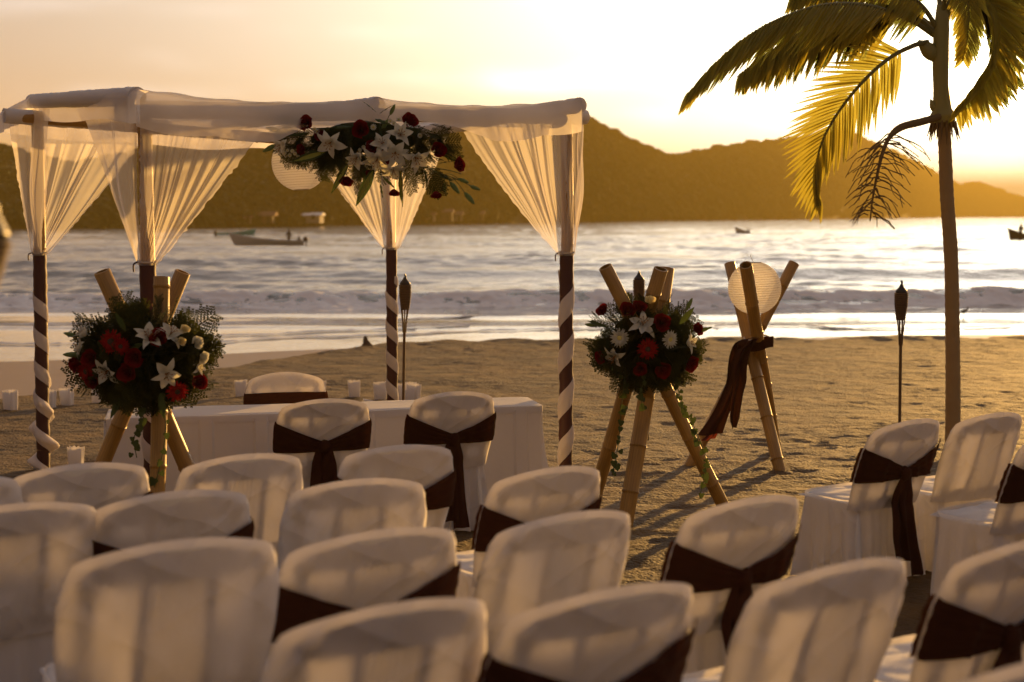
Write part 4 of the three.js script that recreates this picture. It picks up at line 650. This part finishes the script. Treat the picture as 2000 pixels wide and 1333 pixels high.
  stripedLeaf(t, L(644, 298, 0.16), V(-1, -0.33, 0.1).normalize(), 0.23, 0.028, 0.15, 0.4); stripedLeaf(t, L(734, 332, 0.17), V(-0.48, -1, 0.1).normalize(), 0.255, 0.030, 0.1, 0.3); stripedLeaf(t, L(786, 330, 0.17), V(0.08, -1, 0.06).normalize(), 0.24, 0.034, 0.08, -0.2); stripedLeaf(t, L(684, 322, 0.15), V(-0.5, -1, 0.05).normalize(), 0.21, 0.026, 0.15, 0.8); stripedLeaf(t, L(862, 300, 0.06), V(1, -0.35, 0.1).normalize(), 0.13, 0.02, 0.3, 0.5);
  for (const [x, y, dx, dy, l, w] of [[738, 222, -0.7, 0.75, 0.11, 0.018], [744, 225, 0.75, 0.6, 0.11, 0.018], [735, 235, 0.9, -0.2, 0.12, 0.022], [745, 245, 0.3, -1, 0.1, 0.016], [690, 250, -1, 0.05, 0.13, 0.016], [610, 262, -1, -0.03, 0.15, 0.014], [600, 270, -1, 0.35, 0.12, 0.01], [668, 305, 0.1, -1, 0.12, 0.018], [715, 325, 0.1, -1, 0.11, 0.017], [750, 345, 0.8, -0.6, 0.11, 0.016], [745, 358, 0.3, -1, 0.1, 0.014], [830, 330, 0.3, -1, 0.12, 0.015], [855, 340, 0.9, -0.3, 0.11, 0.014], [640, 325, -0.6, -0.8, 0.1, 0.014], [690, 275, -0.5, -0.3, 0.11, 0.016], [855, 320, 0.7, 0.2, 0.1, 0.014]]) plainLeaf(t, L(x, y, 0.10), V(dx, dy, 0.25).normalize(), l, w, 0.3, dx * 2);
  for (const [x0, y0, x1, y1, s] of [[570, 262, 548, 257, 1.2], [556, 278, 538, 288, 1.15], [758, 240, 768, 220, 0.9], [870, 345, 884, 362, 1.15], [880, 345, 912, 382, 1.15], [885, 350, 925, 366, 0.85], [870, 340, 902, 352, 0.9], [868, 345, 868, 365, 0.8], [745, 262, 752, 250, 1.0]]) { const a = L(x0, y0, 0.09), b = L(x1, y1, 0.10), dir = b.clone().sub(a).normalize(); bud(t, a, b.clone().addScaledVector(dir, -0.03), s, M.bud); }
  for (const [x0, y0, x1, y1] of [[820, 325, 885, 352], [845, 335, 925, 366], [840, 330, 900, 340]]) part('stem', sweep(bez(L(x0, y0, 0.09), L(x1, y1, 0.09), 8, -0.01), 0.003, 5), M.stem, t);
}
// ---- palm
{
  const D = 12, foot = ground(at(1861, 880, D)), t = thing('palm_tree', 'slim ringed palm with drooping fronds standing in front of the sun at right', 'palm tree', foot.clone());
  const Lc = (px, py, d = D) => at(px, py, d).sub(foot);
  const axisPts = curve([V(0, -0.05, 0), Lc(1862, 800), Lc(1861, 650), Lc(1858, 500), Lc(1850, 380), Lc(1845, 265), Lc(1842, 235)], 150);
  part('trunk', sweep(axisPts, (s, l) => lerp(0.064, 0.053, s) * (1 + 0.07 * Math.max(0, Math.sin(l * 2 * Math.PI / 0.075 + noise(l * 3, 4))) ** 3 + 0.02 * noise(l * 6, 2)), 22), M.trunk, t);
  part('crownshaft', sweep(curve([Lc(1842, 240), Lc(1841, 215), Lc(1838, 160), Lc(1838, 100), Lc(1840, 50), Lc(1842, 10)], 40), (s) => table([[0, 0.098], [0.06, 0.108], [0.12, 0.076], [0.3, 0.062], [0.55, 0.068], [0.8, 0.064], [1, 0.05]])(s), 18), M.shaft, t);
  const scar = []; for (let k = 0; k < 16; k++) { const a = k / 16 * 6.28, b = Lc(1843, 242); scar.push(sweep([b.clone().add(V(Math.cos(a) * 0.09, 0.02, Math.sin(a) * 0.09)), b.clone().add(V(Math.cos(a) * (0.10 + 0.06 * hash(k, 1, 1)), -0.09 - 0.09 * hash(k, 2, 2), Math.sin(a) * 0.11))], (s) => 0.014 * (1 - s) + 0.002, 4)); } part('old_sheath', noUv(scar), M.twig, t);
  const bract = (pts, r) => part('bract', sweep(curve(pts, 16), (s) => r * Math.sin(Math.PI * (0.12 + 0.86 * s)) + 0.004, 8).clone(), M.shaft, t);
  bract([Lc(1832, 118), Lc(1812, 96), Lc(1794, 79)], 0.062); bract([Lc(1834, 222), Lc(1824, 208), Lc(1818, 194)], 0.03);
  // leaflets: thin keeled blades of unit length along +y, drooping to -z
  const leafV = [0.25, 0.5, 0.9].map((b) => grid(2, 9, (u, v) => { const x = (u - 0.5) * 2, w = 0.5 * Math.pow(Math.sin(Math.PI * Math.pow(clamp(v * 0.93 + 0.05), 0.62)), 0.75); return V(x * w, v - 0.2 * b * v * v, -0.45 * b * v * v + 0.18 * w * Math.abs(x)); }));
  const R = rng(123);
  function frond(pts, n, o) {
    const f = new THREE.Group(); f.name = 'frond'; t.add(f);
    const c = new THREE.CatmullRomCurve3(pts, false, 'centripetal'), P = c.getPoints(50);
    part('rachis', sweep(P, (s) => lerp(o.r0 ?? 0.022, 0.004, s), 8), M.rachis, f);
    const joined = [];
    for (let i = 0; i < n; i++) for (const sd of [-1, 1]) {
      const s = lerp(o.from ?? 0.16, 0.99, (i + (sd > 0 ? 0.3 : 0)) / n), q = c.getPointAt(s), tg = c.getTangentAt(s), d = o.dir(s, sd, tg, R), L = (o.len ?? 0.42) * Math.pow(Math.sin(Math.PI * (0.16 + 0.78 * s)), 0.7) * (0.86 + 0.24 * R()) * (o.sideLen ? o.sideLen[sd < 0 ? 0 : 1] : 1), w = (o.w ?? 0.026) * (0.8 + 0.4 * R());
      const y = d.normalize(), view = V(0, 0.12, 1).add(V((R() - 0.5) * 0.7, (R() - 0.5) * 0.5, 0)), x = y.clone().cross(view).normalize(), z = x.clone().cross(y), droopDown = z.y > 0 ? 1 : -1;
      const m4 = new THREE.Matrix4().makeBasis(x.multiplyScalar(w), y.clone().multiplyScalar(L), z.multiplyScalar(L * 0.6 * droopDown)).setPosition(q), g = leafV[Math.floor(R() * 3)];
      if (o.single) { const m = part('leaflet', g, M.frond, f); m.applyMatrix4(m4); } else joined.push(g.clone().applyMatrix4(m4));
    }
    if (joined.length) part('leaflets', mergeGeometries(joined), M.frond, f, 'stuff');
    return f;
  }
  const mix = (...l) => { const v = V(0, 0, 0); for (const [a, k] of l) v.addScaledVector(a, k); return v; };
  const DN = V(0, -1, 0), side = (tg) => V(-tg.y, tg.x, 0).normalize();
  // lower left frond, seen flat: leaflets fan to the left and hang to the right
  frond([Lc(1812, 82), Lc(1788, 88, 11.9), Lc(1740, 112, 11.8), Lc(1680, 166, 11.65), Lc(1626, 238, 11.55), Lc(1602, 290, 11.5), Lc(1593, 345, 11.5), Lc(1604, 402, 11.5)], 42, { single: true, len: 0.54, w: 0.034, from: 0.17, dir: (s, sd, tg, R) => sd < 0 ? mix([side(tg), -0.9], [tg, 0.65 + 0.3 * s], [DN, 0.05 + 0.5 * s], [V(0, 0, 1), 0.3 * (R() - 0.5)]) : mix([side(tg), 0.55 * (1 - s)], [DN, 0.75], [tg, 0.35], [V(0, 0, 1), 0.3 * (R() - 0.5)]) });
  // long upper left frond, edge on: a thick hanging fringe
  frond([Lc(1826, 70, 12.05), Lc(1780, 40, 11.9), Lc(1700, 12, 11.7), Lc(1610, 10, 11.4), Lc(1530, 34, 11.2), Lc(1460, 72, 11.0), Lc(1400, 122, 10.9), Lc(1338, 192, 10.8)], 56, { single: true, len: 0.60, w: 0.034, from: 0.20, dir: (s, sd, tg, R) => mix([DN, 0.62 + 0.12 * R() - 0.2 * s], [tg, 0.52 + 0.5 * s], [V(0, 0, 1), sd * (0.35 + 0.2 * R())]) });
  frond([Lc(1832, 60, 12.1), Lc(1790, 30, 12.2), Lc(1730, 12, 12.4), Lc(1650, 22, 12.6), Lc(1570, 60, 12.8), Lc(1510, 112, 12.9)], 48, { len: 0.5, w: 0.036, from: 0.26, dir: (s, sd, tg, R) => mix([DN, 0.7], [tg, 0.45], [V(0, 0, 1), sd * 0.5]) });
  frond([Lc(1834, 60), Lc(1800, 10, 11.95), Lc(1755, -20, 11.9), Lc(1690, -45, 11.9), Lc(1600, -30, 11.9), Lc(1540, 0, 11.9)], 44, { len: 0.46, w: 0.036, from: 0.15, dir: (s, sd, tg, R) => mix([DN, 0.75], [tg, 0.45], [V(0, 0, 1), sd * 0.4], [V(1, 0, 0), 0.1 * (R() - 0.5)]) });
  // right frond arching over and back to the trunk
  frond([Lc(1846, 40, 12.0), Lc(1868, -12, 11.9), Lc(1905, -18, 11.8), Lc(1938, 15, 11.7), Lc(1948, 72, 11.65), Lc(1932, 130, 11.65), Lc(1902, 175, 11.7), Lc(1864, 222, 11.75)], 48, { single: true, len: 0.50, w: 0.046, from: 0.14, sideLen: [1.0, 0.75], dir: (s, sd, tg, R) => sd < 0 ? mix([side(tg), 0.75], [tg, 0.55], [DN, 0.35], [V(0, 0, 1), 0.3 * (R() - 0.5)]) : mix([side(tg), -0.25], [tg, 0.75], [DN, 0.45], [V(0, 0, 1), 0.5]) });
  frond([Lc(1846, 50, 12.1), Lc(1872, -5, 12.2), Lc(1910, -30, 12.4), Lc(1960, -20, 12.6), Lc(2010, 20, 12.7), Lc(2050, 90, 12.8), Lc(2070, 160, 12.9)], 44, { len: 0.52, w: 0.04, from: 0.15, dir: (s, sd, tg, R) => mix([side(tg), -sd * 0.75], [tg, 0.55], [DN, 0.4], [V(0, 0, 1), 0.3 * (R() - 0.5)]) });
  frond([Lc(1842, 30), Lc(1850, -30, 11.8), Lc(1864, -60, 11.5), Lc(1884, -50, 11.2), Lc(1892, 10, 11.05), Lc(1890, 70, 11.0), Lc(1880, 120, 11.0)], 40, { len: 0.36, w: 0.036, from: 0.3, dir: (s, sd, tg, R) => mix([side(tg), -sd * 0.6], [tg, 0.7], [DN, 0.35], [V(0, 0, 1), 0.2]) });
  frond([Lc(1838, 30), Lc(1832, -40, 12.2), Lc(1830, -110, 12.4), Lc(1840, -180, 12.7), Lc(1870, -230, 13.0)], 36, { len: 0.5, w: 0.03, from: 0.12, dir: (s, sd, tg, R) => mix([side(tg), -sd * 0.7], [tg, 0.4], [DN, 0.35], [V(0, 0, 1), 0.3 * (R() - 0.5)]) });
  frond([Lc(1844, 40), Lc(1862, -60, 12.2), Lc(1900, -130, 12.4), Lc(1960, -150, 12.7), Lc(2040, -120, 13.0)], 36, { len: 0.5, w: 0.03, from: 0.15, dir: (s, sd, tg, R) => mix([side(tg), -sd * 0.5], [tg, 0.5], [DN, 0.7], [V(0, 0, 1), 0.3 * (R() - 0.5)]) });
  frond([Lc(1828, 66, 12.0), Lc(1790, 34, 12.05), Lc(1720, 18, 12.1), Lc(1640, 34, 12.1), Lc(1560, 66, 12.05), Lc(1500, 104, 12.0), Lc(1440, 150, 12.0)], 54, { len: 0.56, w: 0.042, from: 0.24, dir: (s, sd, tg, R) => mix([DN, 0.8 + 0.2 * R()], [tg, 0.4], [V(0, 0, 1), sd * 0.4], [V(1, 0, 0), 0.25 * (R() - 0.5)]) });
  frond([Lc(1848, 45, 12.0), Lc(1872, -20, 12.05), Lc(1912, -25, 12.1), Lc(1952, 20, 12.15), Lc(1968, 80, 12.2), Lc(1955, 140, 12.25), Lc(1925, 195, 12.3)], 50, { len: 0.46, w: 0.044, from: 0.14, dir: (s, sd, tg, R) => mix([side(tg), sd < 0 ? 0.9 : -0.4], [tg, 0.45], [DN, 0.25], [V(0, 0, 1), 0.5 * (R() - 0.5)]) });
  // dried flower stalk hanging on the left
  const st = curve([Lc(1836, 228, 11.93), Lc(1800, 238, 11.85), Lc(1758, 250, 11.8), Lc(1738, 268, 11.78), Lc(1724, 300, 11.78), Lc(1712, 350, 11.78), Lc(1704, 395, 11.8), Lc(1700, 432, 11.8)], 40);
  const fs = new THREE.Group(); fs.name = 'flower_stalk'; t.add(fs); part('stalk', sweep(st, (s) => table([[0, 0.03], [0.18, 0.032], [0.36, 0.03], [0.45, 0.018], [1, 0.005]])(s), 8), M.twig, fs);
  const R2 = rng(321); for (let k = 0; k < 64; k++) { const s = 0.42 + 0.56 * (k / 64), p = st[Math.floor(s * 40)].clone(), a = (k % 2 ? 1 : -1) * (0.5 + 0.9 * R2()), L = lerp(0.34, 0.16, (s - 0.42) / 0.58) * (0.6 + 0.6 * R2()), d = V(Math.sin(a), -Math.cos(a) * 0.6 + 0.4 * R2(), (R2() - 0.5) * 0.9).normalize(), pts = []; for (let i = 0; i <= 9; i++) { const q = i / 9; pts.push(p.clone().addScaledVector(d, L * q).add(V(0.025 * noise(q * 3, k), -0.55 * L * q * q + 0.02 * noise(q * 4, k, 2), 0))); } part('twig', sweep(pts, (q) => 0.0058 * (1 - 0.5 * q) * (1 + 0.3 * Math.sin(q * 40)), 5), M.twig, fs); }
}
// ---- boats
function person(parent, h, seated, x, z, y) { // one continuous clothed figure
  const s = h, prof = seated ? [[0.0, 0], [0.17, 0.02], [0.19, 0.12], [0.15, 0.25], [0.17, 0.42], [0.19, 0.52], [0.13, 0.585], [0.055, 0.61], [0.05, 0.64], [0.085, 0.68], [0.098, 0.74], [0.085, 0.81], [0.04, 0.85], [0, 0.855]] : [[0, 0], [0.10, 0.0], [0.11, 0.1], [0.13, 0.45], [0.16, 0.8], [0.15, 0.98], [0.16, 1.1], [0.2, 1.32], [0.19, 1.40], [0.08, 1.46], [0.052, 1.49], [0.055, 1.52], [0.09, 1.58], [0.10, 1.64], [0.085, 1.71], [0.04, 1.75], [0, 1.755]];
  const g = new THREE.LatheGeometry(prof.map((p) => new THREE.Vector2(p[0], p[1])), 18), p = g.attributes.position; for (let i = 0; i < p.count; i++) { p.setZ(i, p.getZ(i) * 0.72); }
  const sh = seated ? 0.5 : 1.36, arm = (sd) => sweep(curve([V(sd * 0.17, sh, 0), V(sd * 0.26, sh - 0.26, 0.03), V(sd * 0.24, sh - 0.5, 0.14)], 10), (q) => lerp(0.058, 0.034, q), 8);
  const o = thing('person', seated ? 'person seated in the stern of the nearer open boat in dark clothes' : 'person standing in the nearer open boat wearing dark clothes', 'person', V(x, y, z));
  part('body', noUv([g, arm(1), arm(-1)]).scale(s, s, s), M.darkCloth, o); return o;
}
function boat(label, px0, px1, rowWater, hullMat, bow, yaw, free, crew) {
  let d = 60; for (let q = 0; q < 60; q++) d += (at(1000, rowWater, d).y - SEA) * 8; const a = at(px0, rowWater, d), b = at(px1, rowWater, d), L = a.distanceTo(b) / Math.cos(yaw), B = 0.78;
  const t = thing('boat', label, 'boat', V((a.x + b.x) / 2, SEA - 0.12, -d), bow < 0 ? yaw : Math.PI + yaw);   // bow points to local -x
  const hull = (in_) => grid(40, 14, (u, v) => { const s = u, w = B * Math.pow(clamp((s + 0.0) / 0.42), 0.6) ** 0.9 * (s < 0.42 ? 1 : 1 - 0.12 * (s - 0.42)) + 0.012, sheer_ = free * (1 + 1.35 * Math.pow(1 - s, 2.6)), q = (v - 0.5) * 2, y = Math.pow(Math.abs(q), 2.2) * sheer_ + (1 - Math.abs(q)) * 0.04 + in_ * 0.05, rake = (1 - s) ** 4 * 0.10 * L * (Math.abs(q) ** 1.5); return V((s - 0.5) * L - rake, y, Math.sign(q) * Math.pow(Math.abs(q), 0.6) * w * (1 - 0.06 * in_)); });
  part('hull', mergeGeometries([hull(0), hull(1)]), hullMat, t);
  const rail = []; for (const sd of [-1, 1]) { const pts = []; for (let i = 0; i <= 30; i++) { const s = i / 30, w = B * Math.pow(clamp(s / 0.42), 0.54) * (s < 0.42 ? 1 : 1 - 0.12 * (s - 0.42)); pts.push(V((s - 0.5) * L - (1 - s) ** 4 * 0.10 * L, free * (1 + 1.35 * Math.pow(1 - s, 2.6)), sd * w)); } rail.push(sweep(pts, 0.045, 6)); }
  part('gunwale', noUv(rail), hullMat === M.hullTeal ? M.hullTeal : M.hullWhite, t);
  for (const s of [0.38, 0.58, 0.76]) part('thwart', box(0.28, 0.05, B * 1.75, (s - 0.5) * L, free * 0.72, 0), M.hullWhite, t);
  const e = new THREE.Group(); e.name = 'outboard_motor'; e.position.set(L * 0.5 + 0.16, free * 0.9, 0); t.add(e); const cowl = blob(1, 5, 0.06, 2); cowl.scale(0.24, 0.26, 0.17); cowl.translate(0, 0.2, 0); part('cowling', cowl, M.engine, e); part('shaft', box(0.12, 0.7, 0.1, 0.05, -0.3, 0), M.engine, e);
  t.updateMatrixWorld(true);
  for (const [s, h, seated] of crew) { const w = t.localToWorld(V((s - 0.5) * L, 0.06, 0)); person(t, h, seated, w.x, w.z, w.y); }
  return t;
}
boat('nearer white open boat with two people aboard and an outboard motor', 462, 592, 479, M.hullWhite, -1, 0.12, 0.50, [[0.78, 0.88, false], [0.93, 1.05, true]]);
boat('teal open boat just behind the white one, its bow to the right', 424, 492, 461, M.hullTeal, 1, 0.1, 0.42, []);
boat('small far boat seen in the glittering water right of centre', 1438, 1461, 459, M.hullWhite, -1, 0.6, 0.5, []);
boat('dark boat in silhouette at the right edge under the sun', 1972, 2040, 470, M.engine, -1, 0.2, 0.6, []);
{ const d = 150, w = at(1994, 470, d); const o = person(null, 1.0, false, w.x, w.z, SEA + 0.1); o.userData.label = 'person standing in the dark boat at the right edge'; }
// ---- far shore houses
{
  const list = [[590, 28, 4.6, 8, 'wallPale', 'roofWhite'], [482, 9, 3.6, 7, 'wallPale', 'roofTile'], [520, 12, 4.4, 6, 'wallOchre', 'roofTile'], [838, 9, 4, 6, 'wallPale', 'roofTile'], [868, 12, 5.5, 7, 'wallOchre', 'roofTile'], [892, 8, 4, 6, 'wallPale', 'roofTile'], [930, 11, 4.2, 7, 'wallOchre', 'roofTile'], [486, 6, 3.5, 5, 'wallPale', 'roofTile', 380]];
  list.forEach(([px, w, h, dp, wall, roof, row], i) => {
    const D = farShore(px), k = D / 340, p = hillP(px, 0.0), o = thing('house', i === 0 ? 'long low white roofed building on the far shore behind the lantern' : i === 7 ? 'small pale house up the far hillside left of the lantern' : 'small tile roofed house at the water line of the far shore', i === 0 ? 'building' : 'house', V(p.x, row ? at(px, row, D + 40).y - 2 : SEA + 0.9, row ? -(D + 40) : -D + 1.5), 0, i && i < 7 ? 'small houses along the far shore' : undefined);
    const W = w * k * 0.32, H = h * k * 0.40; part('wall', box(W, H, dp, 0, H / 2, -dp / 2), M[wall], o);
    const s = new THREE.Shape(); s.moveTo(-dp / 2 - 0.5, 0); s.lineTo(0, i ? 1.1 : 0.7); s.lineTo(dp / 2 + 0.5, 0); s.lineTo(-dp / 2 - 0.5, 0); const g = new THREE.ExtrudeGeometry(s, { depth: W + 1, bevelEnabled: false }); g.rotateY(Math.PI / 2); g.translate(-W / 2 - 0.5, H + 0.005, -dp / 2); part('roof', g, M[roof], o);
    const n = Math.max(2, Math.round(W / 3)); for (let q = 0; q < n; q++) part(q === 1 ? 'door' : 'window', box(0.9, q === 1 ? 1.9 : 1.1, 0.06, -W / 2 + (q + 0.5) * W / n, q === 1 ? 0.96 : 1.5, 0.03), M.doorDark, o);
  });
}
// ---- sand mound and wading bird
{
  let d = 24; for (let q = 0; q < 40; q++) d += (at(716, 680, d).y - gy(0, d)) * 3; const p = at(716, 680, d), t = thing('sand_mound', 'pointed little heap of dark sand on the edge of the beach', 'sand heap', V(p.x, gy(p.x, d) - 0.06, p.z));
  const g = new THREE.LatheGeometry([[0.26, 0], [0.2, 0.05], [0.12, 0.09], [0.07, 0.14], [0.045, 0.2], [0.03, 0.25], [0.012, 0.272], [0, 0.275]].map((q) => new THREE.Vector2(...q)), 26), a = g.attributes.position; for (let i = 0; i < a.count; i++) { const n = 1 + 0.35 * fbm(a.getX(i) * 9 + 3, a.getY(i) * 12, a.getZ(i) * 9, 3); a.setXYZ(i, a.getX(i) * n - 0.02 * (a.getY(i) > 0.15 ? 1 : 0), a.getY(i), a.getZ(i) * n); } g.computeVertexNormals();
  part('heap', g, std(lin(0.10, 0.065, 0.035), 0.95), t);
  let e = 36; for (let q = 0; q < 40; q++) e += (at(1883, 618, e).y - SEA) * 6; const c = at(1883, 618, e), b = thing('bird', 'small grey shore bird wading just right of the palm trunk', 'bird', V(c.x, SEA - 0.02, c.z));
  const body = []; const bd = blob(1, 2, 0.05, 2); bd.scale(0.085, 0.05, 0.045); bd.rotateZ(0.25); bd.translate(0, 0.15, 0); body.push(bd, sweep(curve([V(0.06, 0.17, 0), V(0.09, 0.21, 0), V(0.095, 0.24, 0)], 6), (s) => 0.022 - 0.006 * s, 8), new THREE.SphereGeometry(0.022, 10, 8).translate(0.1, 0.245, 0), sweep([V(-0.06, 0.135, 0), V(-0.13, 0.11, 0)], (s) => 0.026 * (1 - 0.7 * s), 8)); part('body', noUv(body), M.feather, b);
  part('beak', sweep([V(0.118, 0.243, 0), V(0.16, 0.232, 0)], (s) => 0.006 * (1 - 0.8 * s), 6), M.twig, b); for (const z of [-0.018, 0.018]) part('leg', sweep([V(0, 0.12, z), V(-0.01, 0.06, z), V(0.005, 0, z)], 0.005, 5), M.twig, b);
}
renderer.render(scene, camera);
